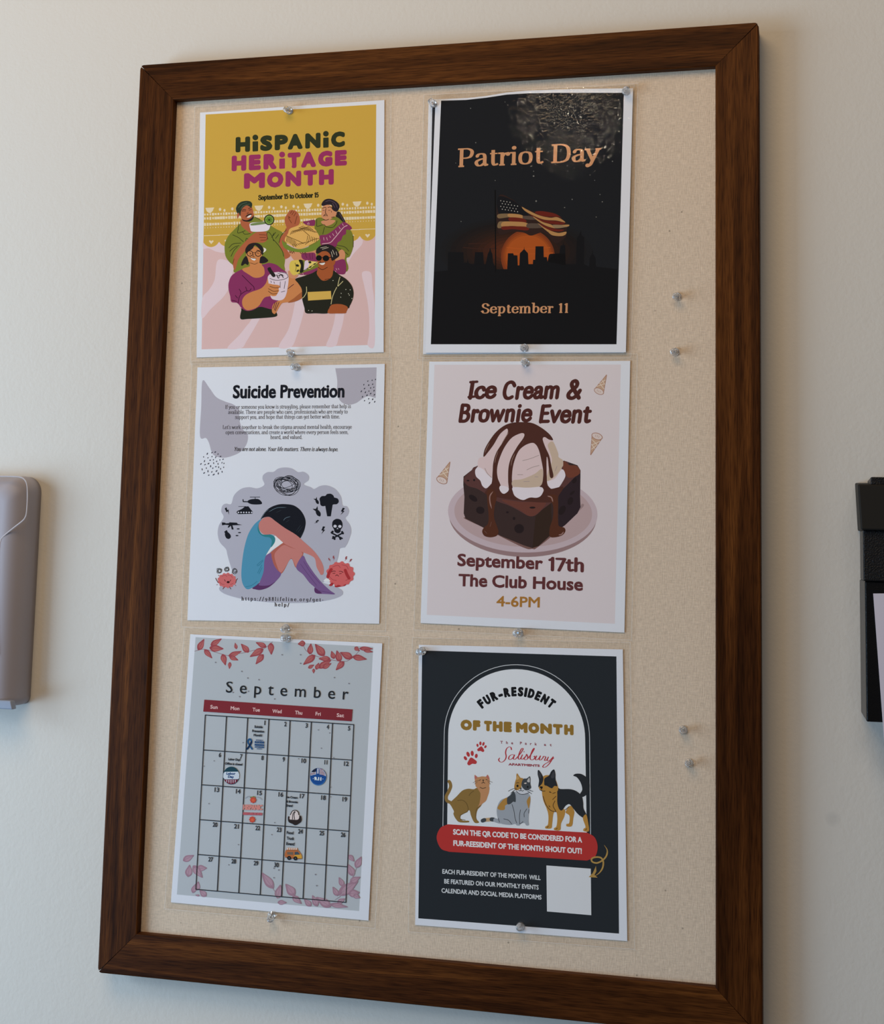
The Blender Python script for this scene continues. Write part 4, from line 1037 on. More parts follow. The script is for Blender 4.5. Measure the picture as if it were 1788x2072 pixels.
# two worried brains
for nm, cx, cy, rx, ry, ang in (('printed_small_brain', 218, 975, 100, 78, 0), ('printed_red_brain', 1500, 900, 150, 128, 6)):
    b = P3.part(nm)
    big = rx > 120
    if big:
        b.f(C3, '9c2f34', (1400, 960), (1480, 960), (1560, 985), (1560, 1030), (1490, 1048), (1440, 1050), (1430, 1010), (1400, 1038), (1370, 1030), (1395, 1000))
    n = 13
    P = [disc(cx, cy, rx, ry, ang, 28)] + [disc(cx + rx*.93*math.cos(2*math.pi*k/n), cy + ry*.93*math.sin(2*math.pi*k/n), rx*.16, n=10) for k in range(n)]
    b.many(C3, 'c05a5c' if big else 'bd6164', P)
    b.strokes(C3, '94393f' if big else '974248', 5, [(cx-rx*.6, cy-ry*.6), (cx-rx*.2, cy-ry*.75), (cx, cy-ry*.55)], [(cx+rx*.1, cy-ry*.8), (cx+rx*.45, cy-ry*.7), (cx+rx*.6, cy-ry*.4)], [(cx-rx*.85, cy+ry*.2), (cx-rx*.6, cy+ry*.5), (cx-rx*.3, cy+ry*.6)], [(cx+rx*.4, cy+ry*.6), (cx+rx*.7, cy+ry*.4)])
    if big:
        b.strokes(C3, '9c2f34', 34, [(1398, 850), (1372, 890), (1358, 935)], [(1555, 860), (1575, 910), (1598, 950)])
        b.strokes(C3, '3a171a', 6, [(1400, 878), (1425, 868), (1445, 872)], [(1485, 872), (1510, 872), (1530, 885)], [(1415, 895), (1440, 893)], [(1490, 900), (1512, 895)], [(1445, 922), (1462, 912), (1480, 926)])
        for x, y, s, r in ((1378, 742, .55, -35), (1425, 722, .65, -12), (1562, 728, .65, 14), (1612, 752, .6, 34)):
            b.k(xform(C3, x, y, s, r), '8e3f45', (-8, -40), (16, -40), (4, -8), (20, -8), (-14, 44), (0, 4), (-18, 4))
        b.f(C3, 'd5d2de', (1345, 950), (1385, 985), (1310, 985))
    else:
        b.strokes(C3, '5d3b3b', 8, [(118, 1000), (100, 970), (90, 950)], [(318, 1000), (325, 970), (338, 955)], [(190, 1048), (172, 1072)], [(248, 1048), (262, 1072)])
        b.e(C3, '3a171a', 232, 994, 17, 13); b.strokes(C3, '3a171a', 6, [(190, 965), (200, 985)], [(262, 968), (252, 985)])
        L = []
        random.seed(3)
        for x, y in ((132, 868), (216, 846), (306, 866)):
            for k in range(5):
                d = disc(x + random.uniform(-8, 8), y + random.uniform(-8, 8), random.uniform(14, 30), random.uniform(12, 26), random.uniform(0, 180), 14); L.append(d + [d[0]])
        b.strokes(C3, '4a484d', 4, *L, smooth=False)
        b.strokes(C3, '8a5557', 6, [(120, 915), (128, 925)], [(100, 1025), (112, 1022)], [(320, 1035), (310, 1028)])
u = P3.part('web_address_lettering')
u.text('https://988lifeline.org/get-', C3, (380, 1200), (1305, 1212), 40, '2b2a33', 0, 'serif', thick=13, thin=5, serif=8, dot=7, spacing=22)
u.text('help/', C3, (755, 1266), (920, 1272), 40, '2b2a33', 0, 'serif', thick=13, thin=5, serif=8, dot=7, spacing=22)
P3.build()
# ------------------------------------------------------------------ pink dessert poster (middle right)
D1 = crop(840, 720, 450); D2 = crop(870, 840, 370); D3 = crop(840, 1090, 450)
P4 = Sheet('laminated_poster', [(868.2, 731.6), (1274.7, 730), (1262.9, 1280), (850.6, 1260.6)], -0.0012, 'c9c6ca',
           'laminated pale pink poster with a large brownie sundae, middle right on the board')
q = P4.part('printed_background')
q.k(ident, 'c6b8b8', D1((154, 72)), D1((1652, 70)), D3((1604, 684)), D3((92, 612)))
BR, BRD = '4a2622', '38201c'
h = P4.part('heading_lettering')
hk = dict(thick=17, thin=15, serif=0, dot=9, italic=0.12)
h.text('Ice', D1, (425, 340), (655, 334), 126, BR, 0, 'hand', **hk)
h.text('Cream', D1, (700, 342), (1160, 336), 128, BR, 0, 'hand', **hk)
h.text('&', D1, (1212, 342), (1338, 338), 138, BR, 0, 'hand', **hk)
h.text('Brownie', D1, (346, 525), (940, 522), 128, BR, 0, 'hand', **hk)
h.text('Event', D1, (992, 530), (1418, 532), 130, BR, 0, 'hand', **hk)
h.strokes(D1, BR, 20, [(442, 212), (498, 208)], [(428, 332), (474, 328)], smooth=False)
pl = P4.part('printed_plate')
pl.e(D2, '8c706f', 905, 985, 722, 402, 2, 64); pl.e(D2, 'b39ea1', 905, 955, 731, 388, 2, 64); pl.e(D2, 'a98f8e', 910, 952, 674, 336, 2, 64)
pl.f(D2, '8f7674', (1300, 1085), (1400, 990), (1500, 890), (1480, 870), (1440, 950))
br = P4.part('printed_brownie')
br.f(D2, '70504a', (330, 1000), (520, 1100), (900, 1290), (1000, 1308), (1040, 1300), (1200, 1170), (1150, 1140), (700, 1080))
SIDE, TOP = '382927', '553532'
br.polys(D2, SIDE, [[(326, 600), (460, 495), (900, 560), (1310, 445), (1440, 490), (1470, 540), (1466, 800), (1470, 900), (1440, 960), (1320, 1075), (1160, 1190), (1060, 1280), (1000, 1300), (920, 1275), (700, 1185), (520, 1100), (345, 1010), (328, 960), (335, 800), (324, 680)]])
br.polys(D2, '2d2125', [[(1255, 770), (1400, 620), (1468, 560), (1466, 800), (1470, 900), (1440, 960), (1320, 1075), (1255, 1120)]])
br.polys(D2, '33241d', [[(1030, 985), (1180, 850), (1195, 1150), (1060, 1280), (1000, 1300)]])
br.f(D2, TOP, (326, 620), (400, 545), (455, 500), (700, 480), (1000, 500), (1310, 450), (1360, 490), (1420, 500), (1468, 560), (1420, 600), (1330, 690), (1240, 770), (1190, 850), (1100, 920), (1030, 980), (960, 985), (860, 930), (760, 880), (650, 840), (560, 780), (460, 720), (390, 700), (350, 675))
br.f(D2, '6a3a2c', (1310, 450), (1360, 488), (1430, 495), (1466, 545), (1440, 590), (1350, 610), (1300, 520))
br.f(D2, '63382f', (700, 830), (900, 850), (1120, 850), (1100, 910), (1020, 980), (960, 984), (880, 930))
br.many(D2, '251b1c', [disc(420, 812, 48, 26, 35, 14), disc(490, 930, 42, 36, 10, 14), disc(870, 1110, 48, 46, 10, 14), disc(1290, 930, 30, 50, 30, 14), disc(1370, 840, 26, 40, 20, 14), disc(820, 1010, 14, 16), disc(755, 950, 14, 10), disc(1000, 904, 30, 10), disc(370, 640, 14, 8), disc(430, 635, 10, 12), disc(1390, 760, 30, 12, -40), disc(1410, 640, 20, 30, 30)])
ic = P4.part('printed_ice_cream_scoop')
ICE, ICS, ICW = 'c6adab', 'b59d8a', 'cdbfc2'
ic.f(D2, ICE, (465, 460), (480, 420), (530, 395), (580, 270), (660, 160), (780, 100), (900, 85), (1040, 110), (1150, 180), (1210, 270), (1250, 370), (1255, 410), (1295, 440), (1300, 490), (1285, 525), (1320, 580), (1310, 620), (1270, 690), (1210, 735), (1160, 690), (1100, 760), (1080, 800), (980, 805), (910, 830), (840, 800), (800, 740), (720, 770), (680, 720), (620, 660), (550, 715), (510, 680), (490, 640), (450, 590), (440, 540), (465, 500))
ic.f(D2, ICS, (1150, 290), (1200, 260), (1250, 370), (1255, 410), (1298, 445), (1290, 510), (1220, 600), (1140, 645), (1150, 560), (1190, 450), (1170, 360))
ic.f(D2, ICS, (690, 630), (800, 640), (900, 625), (1030, 570), (1090, 530), (1105, 600), (1090, 690), (960, 710), (820, 700), (700, 690))
for pts in (((465, 510), (520, 530), (560, 580), (605, 610), (600, 660), (550, 715), (510, 690), (490, 640), (450, 600), (440, 545)),
            ((690, 690), (760, 710), (765, 740), (720, 770), (680, 730)), ((820, 705), (950, 710), (1080, 700), (1110, 730), (1085, 785), (1040, 808), (970, 805), (910, 830), (850, 805), (815, 760)),
            ((1140, 650), (1220, 620), (1290, 530), (1322, 590), (1290, 660), (1250, 715), (1210, 735), (1165, 705), (1145, 670))):
    ic.f(D2, ICW, *pts)
ic.strokes(D2, '9c8682', 6, [(905, 445), (980, 425), (1065, 392)], [(945, 535), (1000, 510), (1065, 492)], [(855, 582), (905, 582)], [(1025, 602), (1055, 605)], [(915, 650), (970, 648)], [(535, 520), (560, 570), (600, 610)], [(1240, 500), (1222, 545)])
sa = P4.part('printed_chocolate_sauce')
S1 = '4a2a23'
sa.f(D2, S1, (520, 395), (535, 330), (580, 250), (640, 170), (720, 105), (800, 75), (900, 68), (1000, 78), (1090, 125), (1160, 180), (1195, 225), (1198, 245), (1160, 238), (1120, 215), (1100, 235), (1125, 310), (1165, 400), (1185, 500), (1205, 590), (1190, 616), (1170, 600), (1160, 520), (1150, 430), (1138, 420), (1140, 600), (1148, 680), (1180, 720), (1300, 700), (1260, 780), (1200, 850), (900, 840), (560, 780), (560, 720), (600, 670), (610, 560), (618, 460), (650, 360), (720, 250), (758, 170), (755, 135), (735, 140), (680, 190), (620, 290), (560, 370), (530, 405))
def hole(*pts): sa.f(D2, ICE, *pts)
hole((885, 178), (920, 185), (910, 225), (850, 310), (790, 420), (765, 520), (762, 640), (765, 730), (715, 768), (680, 730), (690, 690), (660, 610), (655, 520), (680, 420), (730, 310), (800, 220))
sa.f(D2, ICW, (690, 690), (760, 705), (764, 740), (718, 769), (678, 725))
hole((990, 272), (1030, 285), (1062, 340), (1085, 430), (1105, 550), (1098, 640), (1070, 700), (1105, 720), (1105, 750), (1070, 790), (970, 808), (910, 830), (850, 808), (815, 770), (805, 700), (800, 600), (815, 480), (860, 360), (920, 300))
sa.f(D2, ICS, (808, 640), (900, 625), (1020, 575), (1090, 525), (1104, 590), (1080, 690), (960, 708), (815, 700))
sa.f(D2, ICW, (812, 706), (950, 710), (1075, 702), (1106, 730), (1085, 785), (1040, 808), (970, 805), (910, 830), (850, 805), (815, 760))
sa.strokes(D2, '9c8682', 6, [(905, 445), (980, 425), (1065, 392)], [(945, 535), (1000, 510), (1065, 492)], [(855, 582), (905, 582)], [(1025, 602), (1055, 605)], [(915, 650), (970, 648)])
for pts in (((560, 740), (620, 730), (650, 800), (630, 900), (625, 1000), (655, 1090), (668, 1140), (650, 1180), (590, 1195), (530, 1180), (508, 1135), (530, 1095), (565, 1060), (572, 980), (560, 860)),
            ((1150, 790), (1230, 780), (1250, 850), (1248, 950), (1250, 1040), (1260, 1085), (1310, 1100), (1322, 1135), (1290, 1175), (1220, 1195), (1170, 1185), (1170, 1100), (1200, 1000), (1200, 880))):
    sa.f(D2, '4f2b1e', *pts)
sa.strokes(D2, '8d6a62', 11, [(615, 745), (585, 790), (585, 850), (602, 915)], [(600, 1045), (585, 1090)], [(530, 1130), (555, 1158)], [(1145, 790), (1185, 805), (1200, 850)], [(1305, 1140), (1285, 1165), (1255, 1172)], taper=5)
sa.strokes(D2, '86685c', 6, [(665, 350), (640, 420), (632, 470)], [(770, 165), (735, 220), (700, 280)], [(830, 375), (800, 440), (790, 500)], [(920, 240), (900, 280)], [(580, 270), (555, 320), (535, 370)], [(1140, 420), (1155, 500)], taper=5)
def cone(f):
    co = P4.part('printed_wafer_cone')
    co.polys(f, 'b08f78', [[(-34, -60), (34, -60), (3, 66), (-3, 66)]]); co.e(f, 'c5b2ab', 0, -60, 35, 20)
    co.strokes(f, '9c7260', 4, [(-34, -60), (0, 66), (34, -60)], disc(0, -60, 35, 20, n=18) + [(35, -60)], smooth=False)
    co.strokes(f, 'cdb9a8', 4, [(-25, -30), (20, -8)], [(-16, 0), (12, 20)], [(28, -35), (-14, 4)], [(16, -4), (-7, 30)], smooth=False)
    co.strokes(f, 'a98a7c', 3, [(-10, -66), (-9, -54)], [(2, -68), (2, -56)], [(13, -66), (12, -54)], smooth=False)
cone(xform(D1, 1505, 222, 1.15, 205)); cone(xform(D1, 1436, 718, 1.25, 19)); cone(xform(D2, 152, 552, 1.55, 204))
ev = P4.part('event_lettering')
RB = '5a2f30'
ev.text('September', D3, (337, 220), (1023, 250), 100, RB, 4.5, xh=0.71)
ev.text('17th', D3, (1066, 252), (1354, 262), 98, RB, 0, 'drawn', thick=14.5, thin=12.5, serif=0)
ev.text('The', D3, (345, 382), (577, 390), 100, RB, 4.5, xh=0.71)
ev.text('Club', D3, (616, 392), (895, 402), 100, RB, 4.5, xh=0.71)
ev.text('House', D3, (944, 404), (1346, 420), 100, RB, 4.5, xh=0.71)
tm = P4.part('time_lettering')
tm.text('4-6PM', D3, (651, 544), (999, 554), 84, '9c6a30', 2.5)
P4.build()
# ------------------------------------------------------------------ calendar sheet (bottom left)
E1 = crop(360, 1270, 430); E2 = crop(390, 1440, 350); E3 = crop(390, 1580, 350); E4 = crop(330, 1700, 450)
P5 = Sheet('laminated_calendar', [(384.8, 1283.2), (773.2, 1301.7), (745.3, 1862.8), (345.6, 1825.8)], -0.0012, 'c4c5d3',
           'laminated grey September calendar sheet with pink leaves, bottom left on the board', cat='calendar')
q = P5.part('printed_background')
q.k(ident, 'a3a6b0', E1((148, 80)), E1((1642, 162)), E4((1575, 570)), E4((110, 437)))
def leaf(part, cr, a, b, w, cols):
    dx, dy = b[0]-a[0], b[1]-a[1]
    L = math.hypot(dx, dy); ux, uy = dx/L, dy/L; nx, ny = -uy, ux
    P = []
    prof = ((0, 0), (.12, .32), (.32, .5), (.52, .46), (.75, .27), (1, 0))
    for t, s in prof: P.append((a[0]+dx*t+nx*w*s, a[1]+dy*t+ny*w*s))
    for t, s in prof[-2:0:-1]: P.append((a[0]+dx*t-nx*w*s, a[1]+dy*t-ny*w*s))
    part.f(cr, cols[0], *P)
    Q = [((x-a[0]-dx*.5)*.68+a[0]+dx*.5+nx*w*.06, (y-a[1]-dy*.5)*.68+a[1]+dy*.5+ny*w*.06) for x, y in P]
    part.f(cr, cols[1], *Q)
    part.strokes(cr, cols[2], 2.6, [a, (a[0]+dx*.95, a[1]+dy*.95)], smooth=False)
RC = ('8f444c', 'a15a5c', '7d3c47'); PC = ('917082', 'a08192', '85697a')
lv = P5.part('printed_red_leaves')
lv.strokes(E1, '7b5560', 4, [(140, 198), (220, 182), (320, 208), (420, 235), (500, 220), (560, 210), (640, 190), (720, 178), (795, 120)], [(1055, 150), (1080, 195), (1150, 235), (1260, 265), (1400, 285), (1470, 250), (1530, 190)])
for a, b, w in (((170, 190), (220, 95), 52), ((275, 150), (368, 93), 46), ((265, 170), (384, 178), 58), ((222, 185), (288, 258), 44), ((375, 222), (400, 318), 50), ((425, 240), (536, 198), 42), ((432, 242), (508, 275), 40), ((437, 290), (432, 348), 30), ((492, 180), (480, 127), 28), ((595, 208), (530, 136), 50), ((718, 178), (604, 246), 56), ((718, 225), (654, 308), 50), ((742, 162), (654, 124), 44), ((780, 128), (785, 228), 52),
                ((1070, 130), (1008, 138), 50), ((1108, 224), (1118, 133), 50), ((1230, 238), (1153, 138), 66), ((1152, 232), (1053, 312), 56), ((1280, 262), (1182, 262), 46), ((1180, 340), (1290, 270), 52), ((1160, 352), (1185, 295), 34), ((1215, 340), (1290, 300), 40), ((1095, 340), (1145, 312), 30), ((1140, 346), (1140, 385), 24), ((1312, 262), (1290, 196), 40), ((1362, 286), (1335, 192), 54), ((1466, 256), (1362, 208), 60), ((1395, 284), (1328, 358), 50), ((1468, 244), (1588, 266), 50), ((1485, 165), (1525, 195), 36), ((1525, 175), (1640, 178), 36), ((1560, 190), (1640, 205), 30)):
    leaf(lv, E1, a, b, w, RC)
pk = P5.part('printed_pale_leaves')
for a, b, w in (((160, 165), (246, 121), 50), ((200, 295), (212, 198), 56), ((270, 225), (352, 225), 50), ((240, 205), (316, 302), 62), ((268, 404), (282, 332), 46), ((236, 424), (262, 350), 40), ((345, 452), (292, 402), 48), ((290, 447), (258, 440), 16),
                ((885, 388), (790, 260), 66), ((918, 468), (942, 358), 62), ((1056, 445), (983, 352), 68), ((1040, 450), (1112, 512), 50), ((920, 500), (992, 502), 38), ((1188, 530), (1132, 474), 46), ((1238, 532), (1198, 443), 50), ((1345, 536), (1228, 458), 66), ((1340, 515), (1484, 538), 40), ((1400, 505), (1462, 470), 40),
                ((1490, 120), (1536, 172), 40), ((1548, 222), (1592, 132), 54), ((1530, 288), (1482, 192), 56), ((1446, 372), (1412, 298), 42), ((1402, 448), (1362, 375), 42), ((1408, 440), (1566, 328), 82), ((1500, 335), (1584, 296), 48), ((1490, 432), (1578, 420), 62), ((1530, 440), (1582, 465), 40)):
    leaf(pk, E4, a, b, w, PC)
pk.strokes(E4, '9a8996', 4, [(880, 390), (905, 425), (930, 465)], [(1380, 480), (1440, 430), (1520, 300), (1560, 200)])
DD = []
for cr, L in ((E1, ((875, 228), (1030, 228), (1030, 300), (315, 292), (535, 368), (586, 424), (680, 438), (1315, 420), (1437, 470), (462, 545), (592, 535), (517, 580), (812, 600))), (E2, ((1296, 188), (1413, 220), (1327, 377), (518, 320), (1455, 475), (219, 508), (115, 563), (1425, 780), (1423, 880), (1092, 487), (555, 432))), (E3, ((165, 235), (845, 432), (815, 556), (469, 660), (370, 868), (836, 902))), (E4, ((890, 225), (928, 240), (890, 302), (1224, 276), (1233, 366)))):
    for x, y in L:
        r = 6.5
        DD += [[cr(p) for p in disc(x, y, r, r * .8, 20, 7)]]
P5.each('printed_speck', ident, '74727d', DD)
INKC = '22252b'
t = P5.part('month_lettering')
t.text('September', E1, (401, 545), (1430, 607), 92, INKC, 0.4, spacing=1.75, xh=0.72)
bar = P5.part('weekday_bar')
bar.k(E1, '742a33', (221, 606), (1468, 688), (1460, 788), (212, 706))
for s, x, y in (('Sun', 302, 682), ('Mon', 479, 693), ('Tue', 657, 705), ('Wed', 832, 718), ('Thu', 1014, 730), ('Fri', 1178, 740), ('Sat', 1365, 752)):
    w = {'Fri': 22, 'Mon': 37, 'Wed': 39}.get(s, 31)
    bar.text(s, E1, (x-w, y-1), (x+w, y+3), 31, 'c9a9ac', 1.0)
g_ = P5.part('date_grid')
gTL, gTR, gBR, gBL = E2((128, 35)), E2((1662, 134)), E4((1468, 500)), E4((262, 395))
def gp(c, r):
    a, b = lerp(gTL, gTR, c / 7), lerp(gBL, gBR, c / 7)
    return lerp(a, b, r / 5)
LN = []
for c in range(8): LN += ribbon([gp(c, k / 2) for k in range(11)], 2.0 if c not in (0, 7) else 1.8)
for r in range(6): LN += ribbon([gp(k, r) for k in range(8)], 1.7)
g_.polys(ident, '2b2d34', LN)
day = 0
for r in range(5):
    for c in range(7):
        if r == 0 and c < 2: continue
        day += 1
        if day > 30: break
        s = str(day)
        w = 4.6 if len(s) == 1 else 9.4
        if day in (1,): w = 2.0
        if day == 11: w = 6.0
        x1 = 0.84 if day not in (28, 29, 30) else (0.80 if day != 29 else .84)
        p = gp(c + x1 - (0.12 if r == 4 and day == 27 else 0), r + 0.175)
        P5.part('date_number').text(s, ident, (p[0] - w, p[1] - w * .065), (p[0], p[1]), 9.2, '34373f', 0.35)
ev = P5.part('event_lettering')
def small(s, cr, x0, x1, y, sl, cap, bold=1.4, col='2a2d35'):
    ev.text(s, cr, (x0, y), (x1, y + (x1-x0) * sl), cap, col, bold)
small('Suicide', E2, 635, 720, 167, .06, 26); small('Prevention', E2, 612, 737, 211, .06, 26); small('Month!', E2, 627, 715, 254, .06, 26)
small('Labor Day!', E2, 365, 490, 502, .06, 24); small('Office is closed', E2, 331, 510, 547, .06, 24)
small('Ice Cream', E3, 967, 1082, 178, .07, 24); small('& Brownie', E3, 965, 1082, 224, .07, 24); small('Event!', E3, 963, 1030, 266, .07, 26)
small('Food', E3, 968, 1038, 550, .07, 32); small('Truck', E3, 968, 1044, 608, .07, 32); small('Event!', E3, 964, 1050, 664, .07, 32)
rb = P5.part('printed_awareness_ribbon')
rb.strokes(E2, '1f4c7a', 17, [(560, 385), (590, 345), (605, 310), (595, 285), (575, 290), (570, 315), (585, 345), (612, 385)])
rb.strokes(E2, '12294a', 17, [(562, 384), (590, 345), (605, 312)])
for s, a, b, cp, bd in (('SEPTEMBER IS', (650, 298), (725, 302), 10, .6), ('SUICIDE', (637, 325), (736, 330), 22, 2.5), ('PREVENTION', (637, 352), (736, 357), 20, 2.5), ('AWARENESS', (637, 371), (736, 376), 14, 1.6), ('MONTH', (660, 388), (712, 391), 10, .8)):
    rb.text(s, E2, a, b, cp, '2f4a72', bd)
ld = P5.part('printed_labor_day_badge')
ld.e(E2, '1f3f4e', 397, 660, 84, 92, 0, 40); ld.polys(E2, 'b6bccb', [[(316, 640), (330, 622), (468, 620), (480, 650), (478, 690), (464, 698), (330, 700), (314, 680)]])
ld.polys(E2, '6b2436', [[(326, 702), (466, 702), (450, 728), (425, 744), (395, 750), (360, 740), (338, 724)]])
ld.many(E2, 'b6bccb', [[(x, 706), (x+9, 706), (x+7, 742 - abs(x-390)*.25), (x+2, 742 - abs(x-390)*.25)] for x in (346, 368, 390, 412, 434)])
ld.text('Labor', E2, (346, 652), (440, 654), 26, '1f3f6e', 2.2); ld.text('Day', E2, (362, 684), (424, 688), 26, '1f3f6e', 2.2)
ni = P5.part('printed_memorial_badge')
ni.e(E2, '2e5f9c', 1295, 672, 84, 90, 0, 40); ni.e(E2, '1c4586', 1294, 668, 80, 84, 0, 40)
ni.polys(E2, 'a9a9b8', [[(1218, 640), (1240, 605), (1270, 588), (1310, 586), (1345, 600), (1370, 640), (1376, 668), (1216, 660)]])
ni.many(E2, '7a3646', [[(1310, 592+14*k), (1340+8*min(k, 3), 596+14*k), (1342+8*min(k, 3), 602+14*k), (1310, 598+14*k)] for k in range(5)] + [[(1216, 640+9*k), (1270, 626+9*k), (1270, 630+9*k), (1216, 645+9*k)] for k in range(2)])
ni.f(E2, '20263a', (1228, 620), (1255, 594), (1282, 586), (1280, 615), (1250, 626))
ni.polys(E2, '1c4586', [[(1216, 668), (1240, 655), (1275, 648), (1275, 600), (1284, 590), (1284, 640), (1300, 640), (1300, 588), (1308, 596), (1308, 648), (1340, 655), (1376, 668), (1376, 690), (1216, 690)]])
ni.text('9.11', E2, (1252, 708), (1328, 714), 36, 'c3c9d8', 4)
ni.many(E2, 'c3c9d8', [disc(1243, 692, 4), disc(1344, 696, 4)])
hh = P5.part('printed_heritage_badge')
for x, y in ((622, 198), (613, 400)):
    hh.many(E3, 'b5483c', [disc(x, y, 26, n=14)] + [disc(x + 25*math.cos(k*.785), y + 25*math.sin(k*.785), 9, n=8) for k in range(8)]); hh.e(E3, 'c25a40', x+2, y+2, 15)
hh.many(E3, '6e7a50', [disc(632, 165, 16, 6, 20), disc(600, 170, 12, 6, -30)])
hh.strokes(E3, '8d8f9d', 5, [(540, 180), (570, 160), (590, 165)], [(660, 165), (690, 175), (712, 195)])
hh.text('HISPANIC', E3, (516, 300), (718, 304), 56, 'bd7b78', 4)
hh.text('HERITAGE MONTH', E3, (516, 352), (716, 358), 28, 'a85560', 3)
bs = P5.part('printed_small_sundae')
bs.f(E3, '2c2527', (982, 390), (990, 365), (1030, 395), (1090, 395), (1105, 360), (1120, 372), (1118, 420), (1062, 458), (1030, 445), (990, 425))
bs.f(E3, 'c8b9bc', (1000, 395), (1010, 345), (1035, 312), (1065, 308), (1090, 330), (1098, 380), (1080, 402), (1030, 400))
bs.strokes(E3, '2c2527', 8, [(1008, 350), (1030, 312), (1065, 306), (1088, 325), (1094, 350)], [(1030, 395), (1034, 345), (1050, 318)], [(1052, 398), (1046, 350), (1058, 318)])
tk = P5.part('printed_food_truck')
tk.f(E3, 'a8623c', (956, 730), (975, 715), (1080, 718), (1105, 740), (1122, 765), (1125, 800), (1090, 808), (960, 790))
tk.f(E3, 'c08f3d', (1050, 770), (1110, 758), (1126, 785), (1118, 805), (1050, 800))
tk.k(E3, '3f4b58', (1052, 735), (1085, 732), (1108, 762), (1052, 765)); tk.k(E3, '6b5a50', (975, 735), (1038, 735), (1038, 765), (975, 762))
tk.polys(E3, 'b57a58', [[(972, 692), (1080, 695), (1085, 716), (968, 714)]]); tk.many(E3, 'c5bcc0', [[(975+22*k, 694), (986+22*k, 694), (984+22*k, 712), (973+22*k, 712)] for k in range(5)])
tk.strokes(E3, '6a3b28', 5, [(956, 790), (1000, 796), (1125, 806)], [(968, 714), (1085, 718)], smooth=False)
for x, y in ((995, 797), (1060, 801)): tk.e(E3, '1b1a1c', x, y, 21); tk.e(E3, '4a4a50', x, y, 8)
P5.build()
# ------------------------------------------------------------------ dark pet poster (bottom right)
F1 = crop(830, 1290, 450); F2 = crop(880, 1480, 340); F3 = crop(830, 1650, 450)
P6 = Sheet('laminated_poster', [(847.1, 1304.6), (1259.7, 1313.9), (1268.7, 1904.2), (839.6, 1871.5)], -0.0011, 'c2c3cf',
           'laminated dark poster with a white arch, two cats and a dog, bottom right')
DKB, WHT = '23272d', 'c3c4cf'
q = P6.part('printed_background')
q.k(ident, DKB, F1((95, 104)), F1((1656, 152)), F3((1677, 950)), F3((64, 827)))
a = P6.part('printed_white_arch')
def arch(cx, cy, rx, ry, bl, br, n=40):
    P = [(cx - rx*math.cos(math.pi*k/n), cy - ry*math.sin(math.pi*k/n) + (k/n - .5) * 8) for k in range(n+1)]
    return [bl] + P + [br]
P = arch(1045, 1491, 138.5, 137, (904.5, 1676), (1187, 1692))
a.polys(ident, WHT, [P])
L = arch(1045.5, 1490, 147, 145, (895.8, 1672), (1194.5, 1692))
a.polys(ident, 'b2b3bb', ribbon(L, 1.3))
def arc_text(part, s, cr, cx, cy, r, a0, a1, cap, col, bold, ws):
    tot = sum(ws); cur = 0
    for ch, w in zip(s, ws):
        m0 = a0 + (a1-a0) * (cur + w*.06) / tot; m1 = a0 + (a1-a0) * (cur + w*.94) / tot
        cur += w
        A, B = R(m0 - 90), R(m1 - 90)
        part.arc_char(ch, cr, (cx + r*math.cos(A), cy + r*math.sin(A)), (cx + r*math.cos(B), cy + r*math.sin(B)), cap, col, bold)
def arc_char(s, ch, cr, p0, p1, cap, col, bold):
    a, b = cr(p0), cr(p1)
    L = math.hypot(b[0]-a[0], b[1]-a[1]); dx, dy = (b[0]-a[0])/L, (b[1]-a[1])/L
    vs, fs = outline_font(ch); hv = max(v[1] for v in outline_font('H')[0])
    x0 = min(v[0] for v in vs); x1 = max(v[0] for v in vs)
    H, r = cap * cr.s, bold * cr.s
    loc, fs = embolden([((v[0]-x0)/(x1-x0)*(L-2*r)+r, v[1]/hv*(H-2*r)+r) for v in vs], fs, r)
    s.add([(a[0]+dx*q[0]+dy*q[1], a[1]+dy*q[0]-dx*q[1]) for q in loc], fs, col)
Part.arc_char = arc_char
h = P6.part('heading_lettering')
arc_text(h, 'FUR-RESIDENT', F1, 853, 893, 421, -41.5, 41.5, 76, '17181c', 6.5, (.85, 1, 1, .75, 1, .85, .9, .45, 1.02, .85, 1.1, .95))
GO = '84652f'
h.letters('OFTHEMONTH', F1, (403, 743), (1312, 786), ((403, 495), (502, 562), (592, 655), (662, 742), (750, 815), (848, 942), (948, 1036), (1044, 1138), (1146, 1224), (1236, 1312)), 84, GO, 10)
lg = P6.part('printed_logo')
lg.text('The', F2, (693, 130), (830, 138), 30, '87555f', 2, spacing=2.6)
lg.text('Park', F2, (902, 138), (1082, 150), 30, '87555f', 2, spacing=2.6)
lg.text('at', F2, (1158, 154), (1240, 158), 30, '87555f', 2, spacing=2.6)
RD = 'a0333d'
thin_thick = lambda dx, dy: 5 + 8 * abs(dy) ** 2
def script(*lines):
    PP = []
    for ln in lines: PP += ribbon(spline(list(ln)), thin_thick)
    lg.polys(F2, RD, PP)
